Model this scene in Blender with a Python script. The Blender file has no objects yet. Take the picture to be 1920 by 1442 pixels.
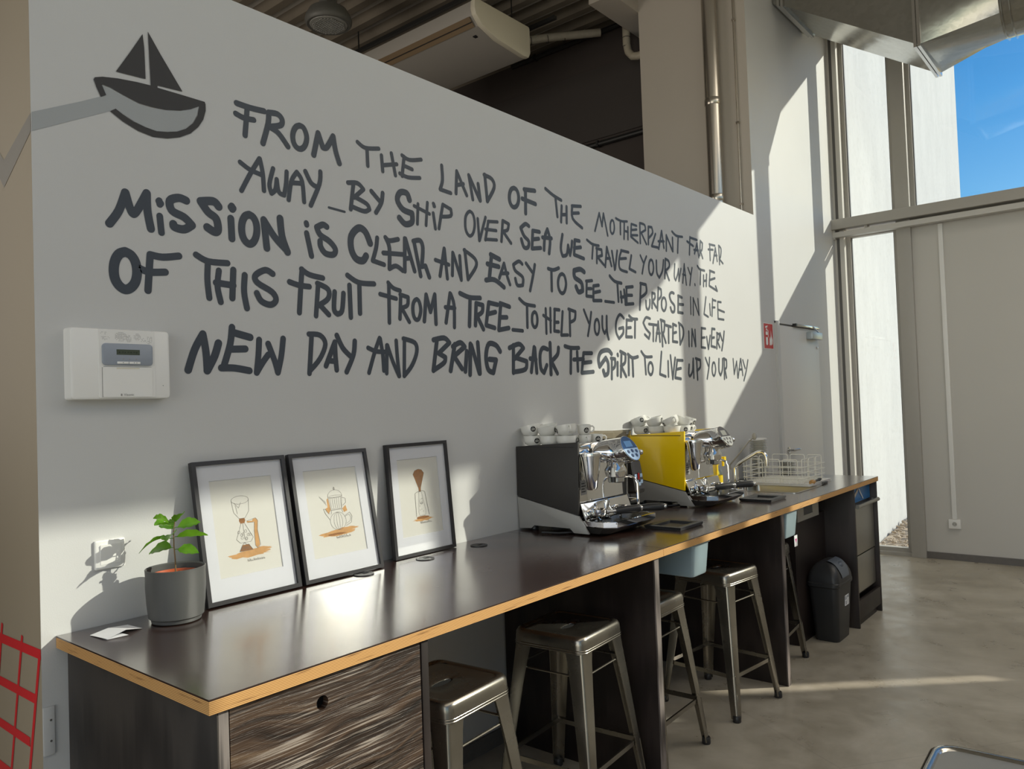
import bpy, bmesh, math, random
from mathutils import Vector, Matrix, Quaternion
random.seed(7)
sc = bpy.context.scene
COL = sc.collection
R = math.radians

# ---------------------------------------------------------------- camera
F_PX, YAW, PITCH, ROLL = 1452.12, R(39.863), R(1.507), R(-2.035)
cd = bpy.data.cameras.new('camera')
cam = bpy.data.objects.new('camera', cd); COL.objects.link(cam)
f = Vector((math.cos(PITCH)*math.cos(YAW), math.cos(PITCH)*math.sin(YAW), math.sin(PITCH)))
r0 = Vector((math.sin(YAW), -math.cos(YAW), 0)); u0 = r0.cross(f)
rr = math.cos(ROLL)*r0 + math.sin(ROLL)*u0
uu = -math.sin(ROLL)*r0 + math.cos(ROLL)*u0
M = Matrix((rr, uu, -f)).transposed().to_4x4()
M.translation = Vector((0, -2.309, 1.495))
cam.matrix_world = M
cd.sensor_width = 36.0; cd.lens = F_PX/1920*36.0; cd.clip_start = 0.05; cd.clip_end = 300
sc.camera = cam

# ---------------------------------------------------------------- sky, sun, added fills, exposure
SUN = Vector((.9, -1.0, .655)).normalized()          # towards the sun
w = bpy.data.worlds.new('sky'); sc.world = w; w.use_nodes = True
nt = w.node_tree; nt.nodes.clear()
sky = nt.nodes.new('ShaderNodeTexSky'); sky.sky_type = 'NISHITA'
sky.sun_disc = False; sky.sun_elevation = math.asin(SUN.z)
sky.sun_rotation = math.atan2(SUN.x, SUN.y)
sky.air_density = 1.0; sky.dust_density = 0.6; sky.ozone_density = 2.0
hs = nt.nodes.new('ShaderNodeHueSaturation'); hs.inputs['Saturation'].default_value = 1.5
bg = nt.nodes.new('ShaderNodeBackground'); bg.inputs['Strength'].default_value = 0.16
wo = nt.nodes.new('ShaderNodeOutputWorld')
nt.links.new(sky.outputs[0], hs.inputs['Color']); nt.links.new(hs.outputs[0], bg.inputs[0]); nt.links.new(bg.outputs[0], wo.inputs[0])
sl = bpy.data.lights.new('sun', 'SUN'); sl.energy = 4.9; sl.angle = R(0.55); sl.color = (1.0, .93, .79)
so = bpy.data.objects.new('sun', sl); COL.objects.link(so)
so.rotation_euler = (-SUN).to_track_quat('-Z', 'Y').to_euler()
so.location = (8, -12, 9)
def area(name, loc, rot, sx, sy, e, col=(1, 1, 1)):
    l = bpy.data.lights.new(name, 'AREA'); l.shape = 'RECTANGLE'; l.size = sx; l.size_y = sy; l.energy = e; l.color = col
    o = bpy.data.objects.new(name, l); COL.objects.link(o); o.location = loc; o.rotation_euler = rot
    return o
area('fill_west', (-4.9, -2.9, 2.3), (R(90), 0, R(-90)), 5.4, 4.2, 125, (1.0, .92, .80))  # added fill lamp, brightens the room from behind the view
area('fill_top_middle', (1.5, -3.6, 4.95), (0, 0, 0), 7.0, 2.4, 60, (1.0, .91, .77))  # unseen fill panel added overhead, no fixture is built for it
area('fill_top_east', (6.0, -3.6, 4.95), (0, 0, 0), 2.4, 2.4, 64, (1.0, .91, .77))  # second overhead fill, added to lift the end wall and floor
area('fill_back_room', (-.3, 3.6, 2.6), (R(90), 0, R(-90)), 3.0, 2.6, 75, (1.0, .90, .78))  # added fill for the dark back room, no window is built there
sc.view_settings.view_transform = 'Standard'; sc.view_settings.look = 'None'
sc.view_settings.gamma = 1.0; sc.view_settings.exposure = 0.0; sc.view_settings.use_curve_mapping = False
cy = sc.cycles
cy.use_denoising = True
try: cy.denoiser = 'OPENIMAGEDENOISE'
except Exception: pass
cy.max_bounces = 10; cy.diffuse_bounces = 5; cy.glossy_bounces = 5; cy.transmission_bounces = 8; cy.transparent_max_bounces = 16
cy.sample_clamp_indirect = 25.0; cy.blur_glossy = 0.4

# ---------------------------------------------------------------- materials
def nodes(name):
    m = bpy.data.materials.new(name); m.use_nodes = True
    n = m.node_tree.nodes; b = n['Principled BSDF']
    return m, m.node_tree, b
def mat(name, col, rough=.5, metal=0., spec=.5, noise=0., nscale=30., bump=0., bscale=200., coat=0., rvar=0., sub=0., trans=0.):
    m, t, b = nodes(name)
    b.inputs['Base Color'].default_value = (*col, 1); b.inputs['Roughness'].default_value = rough
    b.inputs['Metallic'].default_value = metal; b.inputs['Specular IOR Level'].default_value = spec
    b.inputs['Coat Weight'].default_value = coat; b.inputs['Coat Roughness'].default_value = .08
    tc = t.nodes.new('ShaderNodeTexCoord')
    if noise or rvar:
        nz = t.nodes.new('ShaderNodeTexNoise'); nz.inputs['Scale'].default_value = nscale; nz.inputs['Detail'].default_value = 5
        t.links.new(tc.outputs['Object'], nz.inputs['Vector'])
        if noise:
            mx = t.nodes.new('ShaderNodeMix'); mx.data_type = 'RGBA'
            mx.inputs[6].default_value = (*[c*(1-noise) for c in col], 1); mx.inputs[7].default_value = (*[min(1, c*(1+noise)) for c in col], 1)
            t.links.new(nz.outputs[0], mx.inputs[0]); t.links.new(mx.outputs[2], b.inputs['Base Color'])
        if rvar:
            mr = t.nodes.new('ShaderNodeMapRange'); mr.inputs[1].default_value = .3; mr.inputs[2].default_value = .7
            mr.inputs[3].default_value = max(.02, rough-rvar); mr.inputs[4].default_value = rough+rvar
            t.links.new(nz.outputs[0], mr.inputs[0]); t.links.new(mr.outputs[0], b.inputs['Roughness'])
    if bump:
        n2 = t.nodes.new('ShaderNodeTexNoise'); n2.inputs['Scale'].default_value = bscale; n2.inputs['Detail'].default_value = 4
        t.links.new(tc.outputs['Object'], n2.inputs['Vector'])
        bp = t.nodes.new('ShaderNodeBump'); bp.inputs['Strength'].default_value = bump; bp.inputs['Distance'].default_value = .002
        t.links.new(n2.outputs[0], bp.inputs['Height']); t.links.new(bp.outputs[0], b.inputs['Normal'])
    if trans: b.inputs['Transmission Weight'].default_value = trans
    return m
def ramp(t, stops, fac):
    r = t.nodes.new('ShaderNodeValToRGB'); e = r.color_ramp.elements
    while len(e) < len(stops): e.new(.5)
    for k, (p, c) in enumerate(stops): e[k].position = p; e[k].color = (*c, 1)
    t.links.new(fac, r.inputs[0]); return r
def mapping(t, scale, rot=(0, 0, 0)):
    tc = t.nodes.new('ShaderNodeTexCoord'); mp = t.nodes.new('ShaderNodeMapping')
    mp.inputs['Scale'].default_value = scale; mp.inputs['Rotation'].default_value = rot
    t.links.new(tc.outputs['Object'], mp.inputs[0]); return mp
def tex(t, kind, vec, **kw):
    n = t.nodes.new(kind)
    for k, v in kw.items():
        if k in n.inputs: n.inputs[k].default_value = v
        else: setattr(n, k, v)
    t.links.new(vec, n.inputs['Vector']); return n
def bumpn(t, b, h, s, d=.002):
    bp = t.nodes.new('ShaderNodeBump'); bp.inputs['Strength'].default_value = s; bp.inputs['Distance'].default_value = d
    t.links.new(h, bp.inputs['Height']); t.links.new(bp.outputs[0], b.inputs['Normal'])

WHITE = mat('wall_paint', (.542, .540, .530), .55, noise=.025, nscale=3, bump=.12, bscale=260)
SHADEW = mat('return_wall_shaded', (.47, .43, .375), .7, noise=.03, nscale=2)  # wall paint tinted brown, the shade of the return put into the colour
LEFTW = mat('side_wall_shaded', (.36, .30, .215), .6, noise=.03, nscale=2)  # wall paint darkened to brown, shade of the end face in the colour
PANEL = mat('sandwich_panel', (.55, .53, .49), .45, noise=.03, nscale=1.5, bump=.05, bscale=60)
FRAME = mat('window_frame_grey', (.39, .37, .335), .4, noise=.03)
FRAMED = mat('window_frame_dark', (.10, .095, .09), .5)
DOORM = mat('door_leaf', (.62, .61, .59), .45)
BASEB = mat('baseboard_grey', (.13, .12, .11), .5, noise=.15)
DARKW = mat('dark_back_wall', (.050, .040, .036), .8, noise=.2, nscale=2)
PAINT = mat('spray_paint', (.036, .046, .062), .5, noise=.18, nscale=9)
LOGOB = mat('logo_black_paint', (.030, .028, .028), .6)
LOGOG = mat('stripe_grey_paint', (.34, .355, .36), .6)
RED = mat('red_tape', (.72, .022, .03), .45)
CREAM = mat('cream_plastic', (.66, .62, .50), .45)
WPLA = mat('white_plastic', (.78, .77, .74), .35)
BLACKP = mat('black_plastic', (.018, .018, .019), .38)
BINM = mat('bin_plastic', (.022, .023, .025), .42, bump=.1, bscale=400)
BINL = mat('bin_lid_grey', (.10, .12, .15), .35)
CHROME = mat('chrome', (.78, .77, .75), .07, 1.0)
CHROMER = mat('chrome_brushed', (.60, .59, .57), .22, 1.0, bump=.05, bscale=80)
GRILLE = mat('drip_grille', (.35, .35, .34), .25, 1.0)
CHASSIS = mat('machine_chassis_steel', (.50, .48, .45), .16, 1.0)
SATIN = mat('machine_satin_grey', (.36, .35, .33), .45, 0.3)
MBLACK = mat('machine_matt_black', (.028, .025, .023), .45)
MYEL = mat('machine_gloss_yellow', (.93, .62, .003), .20, coat=.6)
SCREEN = mat('display_blue_glass', (.03, .08, .20), .1, coat=.5)
SCREENL = mat('display_lcd', (.16, .34, .62), .2)
KEYS = mat('display_keys_plate', (.50, .68, .92), .25)
KEYD = mat('display_button', (.03, .06, .14), .3)
SCREEN2 = mat('display_dark_glass', (.05, .05, .06), .1, coat=.5)
SCREENL2 = mat('display_lcd_grey', (.22, .22, .20), .2)
KEYS2 = mat('display_keys_steel', (.50, .50, .48), .25, .6)
CERAM = mat('white_ceramic', (.74, .73, .68), .18, coat=.3)
CUPL = mat('cup_logo_black', (.012, .012, .012), .4)
POTM = mat('pot_grey_ceramic', (.075, .075, .072), .5, bump=.05, bscale=300)
TERRA = mat('terracotta_plastic', (.52, .10, .03), .5)
SOIL = mat('soil', (.05, .028, .016), .95, noise=.6, nscale=160, bump=.8, bscale=240)
STEM = mat('plant_stem', (.20, .12, .05), .6)
STEELT = mat('sink_steel', (.48, .46, .42), .28, 1.0, bump=.06, bscale=500)
WIRE = mat('white_wire', (.78, .77, .70), .35)
PAPER = mat('paper', (.80, .80, .82), .6)
MATB = mat('passe_partout', (.66, .67, .71), .75)
ART = mat('art_paper', (.66, .65, .60), .8)
INK = mat('pencil_ink', (.13, .12, .11), .7)
WASH = mat('coffee_wash', (.55, .30, .11), .8, noise=.35, nscale=60)
WASH2 = mat('coffee_wash_dark', (.28, .115, .028), .8, noise=.4, nscale=90)
FBLK = mat('frame_black', (.022, .021, .024), .28)
KNOT = mat('tape_brown', (.06, .04, .03), .5)
SIGNR = mat('sign_red', (.50, .012, .012), .4)
SIGNW = mat('sign_white', (.80, .80, .78), .5)
PVC = mat('translucent_blue_plastic', (.52, .66, .72), .25, trans=.45)
WOODH = mat('brush_wood', (.42, .22, .06), .5)
YELP = mat('yellow_plastic', (.80, .58, .02), .3)
GREENP = mat('pale_green_plastic', (.40, .62, .50), .3)
BLUEP = mat('blue_plastic', (.02, .16, .42), .3)
LCDG = mat('lcd_green', (.06, .075, .05), .3)
FASCIA = mat('alarm_fascia_blue_grey', (.28, .31, .36), .35)
DOTS = mat('grey_print', (.28, .27, .26), .6)
DWF = mat('dishwasher_steel', (.42, .41, .37), .35, .9, noise=.05)
CEILW = mat('ceiling_white', (.50, .48, .44), .8)
CEILR = mat('ceiling_rib', (.17, .145, .11), .8, noise=.25, nscale=3)
LAMPG = mat('lamp_grey', (.12, .12, .11), .5)
LAMPL = mat('lamp_lens', (.30, .30, .28), .3)
PIPEW = mat('insulated_pipe', (.42, .38, .30), .45, noise=.2, nscale=20)
PIPEC = mat('galvanised_pipe', (.52, .48, .42), .25, .9)
PIPEK = mat('black_pipe', (.012, .012, .012), .5)
EXTG = mat('outside_paving', (.42, .41, .38), .85, noise=.1, nscale=4)
PEB = mat('pebble', (.42, .34, .26), .7, noise=.45, nscale=9)

def m_extwall():
    m, t, b = nodes('white_concrete')
    mp = mapping(t, (1.2, 1.2, .35)); n = tex(t, 'ShaderNodeTexNoise', mp.outputs[0], Scale=3.0, Detail=9.0, Roughness=.7)
    mp2 = mapping(t, (1, 1, 1)); n2 = tex(t, 'ShaderNodeTexNoise', mp2.outputs[0], Scale=22.0, Detail=6.0)
    r = ramp(t, [(.3, (.50, .50, .50)), (.66, (.575, .575, .57))], n.outputs[0])
    r2 = ramp(t, [(.3, (.93, .93, .93)), (.5, (1, 1, 1))], n2.outputs[0])
    mx = t.nodes.new('ShaderNodeMix'); mx.data_type = 'RGBA'; mx.blend_type = 'MULTIPLY'; mx.inputs[0].default_value = 1
    t.links.new(r.outputs[0], mx.inputs[6]); t.links.new(r2.outputs[0], mx.inputs[7]); t.links.new(mx.outputs[2], b.inputs['Base Color'])
    b.inputs['Roughness'].default_value = .85; bumpn(t, b, n2.outputs[0], .3); return m
EXTW = m_extwall()
def m_floor():
    m, t, b = nodes('polished_concrete')
    mp = mapping(t, (1, 1, 1)); n = tex(t, 'ShaderNodeTexNoise', mp.outputs[0], Scale=1.6, Detail=10.0, Roughness=.65, Distortion=.6)
    n2 = tex(t, 'ShaderNodeTexNoise', mp.outputs[0], Scale=5.0, Detail=7.0, Roughness=.6, Distortion=.3)
    r = ramp(t, [(.30, (.31, .278, .222)), (.5, (.405, .37, .30)), (.72, (.52, .48, .41))], n.outputs[0])
    r2 = ramp(t, [(.32, (.80, .79, .77)), (.6, (1, 1, 1))], n2.outputs[0])
    mx = t.nodes.new('ShaderNodeMix'); mx.data_type = 'RGBA'; mx.blend_type = 'MULTIPLY'; mx.inputs[0].default_value = 1
    t.links.new(r.outputs[0], mx.inputs[6]); t.links.new(r2.outputs[0], mx.inputs[7])
    v = tex(t, 'ShaderNodeTexVoronoi', mp.outputs[0], Scale=.8); v.feature = 'DISTANCE_TO_EDGE'
    rc = ramp(t, [(0, (.7, .7, .7)), (.004, (1, 1, 1))], v.outputs[0])
    m2 = t.nodes.new('ShaderNodeMix'); m2.data_type = 'RGBA'; m2.blend_type = 'MULTIPLY'; m2.inputs[0].default_value = .5
    t.links.new(mx.outputs[2], m2.inputs[6]); t.links.new(rc.outputs[0], m2.inputs[7]); t.links.new(m2.outputs[2], b.inputs['Base Color'])
    rr_ = ramp(t, [(.3, (.22, .22, .22)), (.7, (.50, .50, .50))], n2.outputs[0]); t.links.new(rr_.outputs[0], b.inputs['Roughness'])
    bumpn(t, b, n2.outputs[0], .15, .004); return m
FLOOR = m_floor()
def m_top():
    m, t, b = nodes('brown_film_plywood')
    mp = mapping(t, (1.6, 22, 1)); n = tex(t, 'ShaderNodeTexNoise', mp.outputs[0], Scale=3.0, Detail=8.0, Roughness=.7)
    r = ramp(t, [(.3, (.020, .009, .007)), (.55, (.036, .015, .011)), (.8, (.055, .026, .018))], n.outputs[0])
    t.links.new(r.outputs[0], b.inputs['Base Color'])
    mp2 = mapping(t, (4, 260, 1), (0, 0, .5)); n2 = tex(t, 'ShaderNodeTexNoise', mp2.outputs[0], Scale=1.0, Detail=5.0)
    mp3 = mapping(t, (1, 1, 1)); n3 = tex(t, 'ShaderNodeTexNoise', mp3.outputs[0], Scale=5.0, Detail=6.0)
    rr_ = ramp(t, [(.3, (.20, .20, .20)), (.7, (.28, .28, .28))], n3.outputs[0]); t.links.new(rr_.outputs[0], b.inputs['Roughness'])
    b.inputs['Specular IOR Level'].default_value = 1.0
    b.inputs['Coat Weight'].default_value = 1.0; b.inputs['Coat Roughness'].default_value = .17; b.inputs['Coat IOR'].default_value = 1.55
    bumpn(t, b, n2.outputs[0], .10, .0008); return m
TOPM = m_top()
def m_ply():
    m, t, b = nodes('plywood_edge')
    mp = mapping(t, (1, 1, 1)); wv = tex(t, 'ShaderNodeTexWave', mp.outputs[0], Scale=88.0, Distortion=0.0, Detail=0.0); wv.bands_direction = 'Z'
    wv.inputs['Detail Scale'].default_value = .3
    r = ramp(t, [(0, (.30, .13, .035)), (.45, (.60, .32, .105)), (1, (.74, .45, .18))], wv.outputs[0])
    mp2 = mapping(t, (9, 9, 150)); n = tex(t, 'ShaderNodeTexNoise', mp2.outputs[0], Scale=1.0, Detail=3.0)
    r2 = ramp(t, [(.30, (.40, .33, .28)), (.40, (1, 1, 1))], n.outputs[0])
    mx = t.nodes.new('ShaderNodeMix'); mx.data_type = 'RGBA'; mx.blend_type = 'MULTIPLY'; mx.inputs[0].default_value = .9
    t.links.new(r.outputs[0], mx.inputs[6]); t.links.new(r2.outputs[0], mx.inputs[7]); t.links.new(mx.outputs[2], b.inputs['Base Color'])
    b.inputs['Roughness'].default_value = .55; return m
PLY = m_ply()
def m_wood(name, scale, c0, c1, c2, bstr=.6, rot=(0, 0, 0), rough=.55, hi=None):
    m, t, b = nodes(name)
    mp = mapping(t, scale, rot)
    wv = tex(t, 'ShaderNodeTexWave', mp.outputs[0], Scale=1.0, Distortion=7.0, Detail=3.0); wv.bands_direction = 'Z'; wv.inputs['Detail Scale'].default_value = .6
    n = tex(t, 'ShaderNodeTexNoise', mp.outputs[0], Scale=2.2, Detail=9.0, Roughness=.75, Distortion=.8)
    ad = t.nodes.new('ShaderNodeMath'); ad.operation = 'MULTIPLY_ADD'; ad.inputs[1].default_value = .45
    t.links.new(wv.outputs[0], ad.inputs[0])
    mu = t.nodes.new('ShaderNodeMath'); mu.operation = 'MULTIPLY'; mu.inputs[1].default_value = .62; t.links.new(n.outputs[0], mu.inputs[0]); t.links.new(mu.outputs[0], ad.inputs[2])
    st = [(.28, c0), (.52, c1), (.70, c2)]
    if hi: st.append((.80, hi))
    r = ramp(t, st, ad.outputs[0]); t.links.new(r.outputs[0], b.inputs['Base Color'])
    b.inputs['Roughness'].default_value = rough
    bumpn(t, b, ad.outputs[0], bstr, .003); return m
def m_drawer():
    m, t, b = nodes('brushed_dark_wood')
    base = mapping(t, (1, 1, 1))
    # warped height field gives the cathedral figure of the boards
    lo = tex(t, 'ShaderNodeTexNoise', mapping(t, (1.3, 1, 3.2)).outputs[0], Scale=1.6, Detail=2.0)
    cmb = t.nodes.new('ShaderNodeSeparateXYZ'); t.links.new(base.outputs[0], cmb.inputs[0])
    ma = t.nodes.new('ShaderNodeMath'); ma.operation = 'MULTIPLY_ADD'; ma.inputs[1].default_value = .20; t.links.new(lo.outputs[0], ma.inputs[0]); t.links.new(cmb.outputs[2], ma.inputs[2])
    mx_ = t.nodes.new('ShaderNodeMath'); mx_.operation = 'MULTIPLY'; mx_.inputs[1].default_value = .016; t.links.new(cmb.outputs[0], mx_.inputs[0])
    cv = t.nodes.new('ShaderNodeCombineXYZ'); t.links.new(mx_.outputs[0], cv.inputs[0]); t.links.new(ma.outputs[0], cv.inputs[2])
    g1 = tex(t, 'ShaderNodeTexNoise', cv.outputs[0], Scale=46.0, Detail=6.0, Roughness=.7)
    g2 = tex(t, 'ShaderNodeTexNoise', mapping(t, (3.2, 1, 210)).outputs[0], Scale=1.0, Detail=3.0, Roughness=.6)
    pt = tex(t, 'ShaderNodeTexNoise', mapping(t, (3, 1, 5)).outputs[0], Scale=1.0, Detail=3.0)
    r = ramp(t, [(.36, (.010, .006, .004)), (.50, (.040, .022, .014)), (.60, (.085, .050, .030)), (.72, (.16, .105, .065))], g1.outputs[0])
    st = ramp(t, [(.54, (0, 0, 0)), (.62, (1, 1, 1))], g2.outputs[0]); pm = ramp(t, [(.42, (0, 0, 0)), (.60, (1, 1, 1))], pt.outputs[0])
    mk = t.nodes.new('ShaderNodeMath'); mk.operation = 'MULTIPLY'; t.links.new(st.outputs[0], mk.inputs[0]); t.links.new(pm.outputs[0], mk.inputs[1])
    mx = t.nodes.new('ShaderNodeMix'); mx.data_type = 'RGBA'; t.links.new(mk.outputs[0], mx.inputs[0]); t.links.new(r.outputs[0], mx.inputs[6]); mx.inputs[7].default_value = (.38, .32, .27, 1)
    t.links.new(mx.outputs[2], b.inputs['Base Color']); b.inputs['Roughness'].default_value = .42
    ad = t.nodes.new('ShaderNodeMath'); ad.operation = 'ADD'; t.links.new(g1.outputs[0], ad.inputs[0]); t.links.new(g2.outputs[0], ad.inputs[1])
    bumpn(t, b, ad.outputs[0], .7, .003); return m
DRAWW = m_drawer()
SIDEW = m_wood('dark_stained_side', (9, 9, .9), (.020, .016, .014), (.034, .028, .024), (.046, .038, .032), .25, rough=.55)
PANW = m_wood('dark_stained_panel', (5, 12, .8), (.012, .008, .007), (.018, .012, .011), (.026, .018, .016), .25, rough=.45)
EDGEW = m_wood('panel_edge_ply', (60, 3, 1.2), (.06, .05, .045), (.13, .11, .10), (.20, .17, .155), .4, rough=.6)
def m_stool():
    m, t, b = nodes('gunmetal_steel')
    mp = mapping(t, (1, 1, 1)); n = tex(t, 'ShaderNodeTexNoise', mp.outputs[0], Scale=5.0, Detail=4.0, Roughness=.5)
    r = ramp(t, [(.3, (.27, .25, .215)), (.7, (.34, .315, .27))], n.outputs[0]); t.links.new(r.outputs[0], b.inputs['Base Color'])
    b.inputs['Metallic'].default_value = .95
    r2 = ramp(t, [(.3, (.22, .22, .22)), (.7, (.30, .30, .30))], n.outputs[0]); t.links.new(r2.outputs[0], b.inputs['Roughness'])
    return m
STOOL = m_stool()
def m_duct():
    m, t, b = nodes('galvanised_sheet')
    mp = mapping(t, (1, 1, 1)); v = tex(t, 'ShaderNodeTexVoronoi', mp.outputs[0], Scale=30.0)
    n = tex(t, 'ShaderNodeTexNoise', mp.outputs[0], Scale=3.0, Detail=5.0)
    r = ramp(t, [(0, (.37, .37, .34)), (1, (.43, .43, .40))], v.outputs['Color']); t.links.new(r.outputs[0], b.inputs['Base Color'])
    b.inputs['Metallic'].default_value = .9
    r2 = ramp(t, [(.3, (.13, .13, .13)), (.7, (.22, .22, .22))], n.outputs[0]); t.links.new(r2.outputs[0], b.inputs['Roughness'])
    bumpn(t, b, n.outputs[0], .35, .012)
    return m
DUCT = m_duct()
def m_leaf():
    m, t, b = nodes('coffee_leaf')
    mp = mapping(t, (1, 1, 1)); n = tex(t, 'ShaderNodeTexNoise', mp.outputs[0], Scale=40.0, Detail=3.0)
    r = ramp(t, [(.3, (.05, .17, .012)), (.7, (.15, .34, .03))], n.outputs[0]); t.links.new(r.outputs[0], b.inputs['Base Color'])
    b.inputs['Roughness'].default_value = .28
    tr = t.nodes.new('ShaderNodeBsdfTranslucent'); tr.inputs[0].default_value = (.25, .55, .03, 1)
    mx = t.nodes.new('ShaderNodeMixShader'); mx.inputs[0].default_value = .35
    o = t.nodes['Material Output']; t.links.new(b.outputs[0], mx.inputs[1]); t.links.new(tr.outputs[0], mx.inputs[2]); t.links.new(mx.outputs[0], o.inputs[0]); return m
LEAF = m_leaf()
def m_glass(name, tint, refl=1.0, rough=0.0, opac=0.0):
    m = bpy.data.materials.new(name); m.use_nodes = True; t = m.node_tree; t.nodes.clear()
    o = t.nodes.new('ShaderNodeOutputMaterial'); a = t.nodes.new('ShaderNodeBsdfTransparent'); a.inputs[0].default_value = (*tint, 1)
    g = t.nodes.new('ShaderNodeBsdfGlossy'); g.inputs['Roughness'].default_value = rough; g.inputs[0].default_value = (1, 1, 1, 1)
    fr = t.nodes.new('ShaderNodeFresnel'); ge = t.nodes.new('ShaderNodeNewGeometry'); io = t.nodes.new('ShaderNodeMath'); io.operation = 'MULTIPLY_ADD'
    io.inputs[1].default_value = 1/1.5-1.5; io.inputs[2].default_value = 1.5; t.links.new(ge.outputs['Backfacing'], io.inputs[0]); t.links.new(io.outputs[0], fr.inputs[0])
    mu = t.nodes.new('ShaderNodeMath'); mu.operation = 'MULTIPLY'; mu.inputs[1].default_value = refl; t.links.new(fr.outputs[0], mu.inputs[0])
    mx = t.nodes.new('ShaderNodeMixShader'); t.links.new(mu.outputs[0], mx.inputs[0]); t.links.new(a.outputs[0], mx.inputs[1]); t.links.new(g.outputs[0], mx.inputs[2])
    t.links.new(mx.outputs[0], o.inputs[0]); return m
GLASS = m_glass('window_glass', (.94, .97, .97))
PGLASS = m_glass('picture_glass', (.985, .985, .985), 1.35, .05)
HOPP = m_glass('smoky_hopper_plastic', (.62, .58, .50), 1.5, .05)
CLEARP = m_glass('clear_plastic', (.80, .88, .92), 1.5, .03)

# ---------------------------------------------------------------- geometry helpers
class MB:
    def __init__(s): s.v = []; s.f = []; s.mi = []; s.cur = 0
    def add(s, vs, fs):
        n = len(s.v); s.v += [Vector(v) for v in vs]; s.f += [[n+i for i in q] for q in fs]; s.mi += [s.cur]*len(fs); return s
    def box(s, x0, x1, y0, y1, z0, z1):
        x0, x1 = min(x0, x1), max(x0, x1); y0, y1 = min(y0, y1), max(y0, y1); z0, z1 = min(z0, z1), max(z0, z1)
        return s.add([(x, y, z) for z in (z0, z1) for x, y in ((x0, y0), (x1, y0), (x1, y1), (x0, y1))],
                     [(3, 2, 1, 0), (4, 5, 6, 7), (0, 1, 5, 4), (1, 2, 6, 5), (2, 3, 7, 6), (3, 0, 4, 7)])
    def loft(s, rings, cap=True, closed=False):
        n = len(rings[0]); vs = [v for r in rings for v in r]; fs = []
        m = len(rings)
        for k in range(m if closed else m-1):
            a, b = k*n, ((k+1) % m)*n
            for i in range(n):
                j = (i+1) % n; fs.append((a+i, a+j, b+j, b+i))
        if cap and not closed: fs.append(tuple(range(n-1, -1, -1))); fs.append(tuple((m-1)*n+i for i in range(n)))
        return s.add(vs, fs)
    def prism(s, pts, axis, a, b):     # pts: 2D polygon, in the plane normal to axis
        def P(p, q): return {'x': (q, p[0], p[1]), 'y': (p[0], q, p[1]), 'z': (p[0], p[1], q)}[axis]
        return s.loft([[P(p, a) for p in pts], [P(p, b) for p in pts]])
    def flat(s, pts3): return s.add(pts3, [tuple(range(len(pts3)))])
    def tube(s, path, r, n=10, cap=True, closed=False):
        path = [Vector(p) for p in path]; rs = r if isinstance(r, (list, tuple)) else [r]*len(path)
        rings = []; up = None
        for k, p in enumerate(path):
            if closed: d = path[(k+1) % len(path)]-path[k-1]
            else: d = path[min(k+1, len(path)-1)]-path[max(k-1, 0)]
            d.normalize()
            if up is None:
                up = Vector((0, 0, 1)) if abs(d.z) < .9 else Vector((1, 0, 0))
            a = d.cross(up).normalized(); up = a.cross(d).normalized()
            rings.append([p+rs[k]*(math.cos(2*math.pi*i/n)*a+math.sin(2*math.pi*i/n)*up) for i in range(n)])
        return s.loft(rings, cap, closed)
    def lathe(s, prof, c=(0, 0, 0), n=24, axis=(0, 0, 1), cap=True):   # prof: (r, h)
        ax = Vector(axis).normalized(); a = ax.orthogonal().normalized(); b = ax.cross(a); c = Vector(c)
        if abs(ax.z) > .99: a = Vector((1, 0, 0)); b = ax.cross(a)
        rings = [[c+ax*h+r*(math.cos(2*math.pi*i/n)*a+math.sin(2*math.pi*i/n)*b) for i in range(n)] for r, h in prof]
        return s.loft(rings, cap)
    def cyl(s, c, r, h, n=24, axis=(0, 0, 1)): return s.lathe([(r, 0), (r, h)], c, n, axis)
    def ell(s, c, rx, ry, rz, n=16, m=10):
        rings = []
        for k in range(1, m):
            t = math.pi*k/m; rings.append([(c[0]+rx*math.sin(t)*math.cos(2*math.pi*i/n), c[1]+ry*math.sin(t)*math.sin(2*math.pi*i/n), c[2]-rz*math.cos(t)) for i in range(n)])
        return s.loft(rings)
    def xf(s, M): s.v = [M @ v for v in s.v]; return s
    def mesh(s, name, mats, bevel=0, seg=2, smooth=True, ang=35):
        me = bpy.data.meshes.new(name); me.from_pydata([tuple(v) for v in s.v], [], s.f)
        for m in (mats if isinstance(mats, (list, tuple)) else [mats]): me.materials.append(m)
        for i, p in enumerate(me.polygons): p.material_index = s.mi[i]
        bm = bmesh.new(); bm.from_mesh(me)
        bmesh.ops.recalc_face_normals(bm, faces=bm.faces)
        if bevel:
            ed = [e for e in bm.edges if len(e.link_faces) == 2 and e.calc_face_angle(0) > R(28)]
            bmesh.ops.bevel(bm, geom=ed, offset=bevel, segments=seg, profile=.6, affect='EDGES', clamp_overlap=True)
        bm.to_mesh(me); bm.free()
        if smooth:
            me.polygons.foreach_set('use_smooth', [True]*len(me.polygons)); me.set_sharp_from_angle(angle=R(ang))
        me.update(); return me
def T(x, y, z): return Matrix.Translation((x, y, z))
def RX(a): return Matrix.Rotation(a, 4, 'X')
def RY(a): return Matrix.Rotation(a, 4, 'Y')
def RZ(a): return Matrix.Rotation(a, 4, 'Z')
def thing(name, label, cat, loc=(0, 0, 0), rz=0, group=None):
    o = bpy.data.objects.new(name, None); COL.objects.link(o); o.empty_display_size = .05
    o.location = loc; o.rotation_euler = (0, 0, rz); o['label'] = label; o['category'] = cat
    if group: o['group'] = group
    return o
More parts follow.
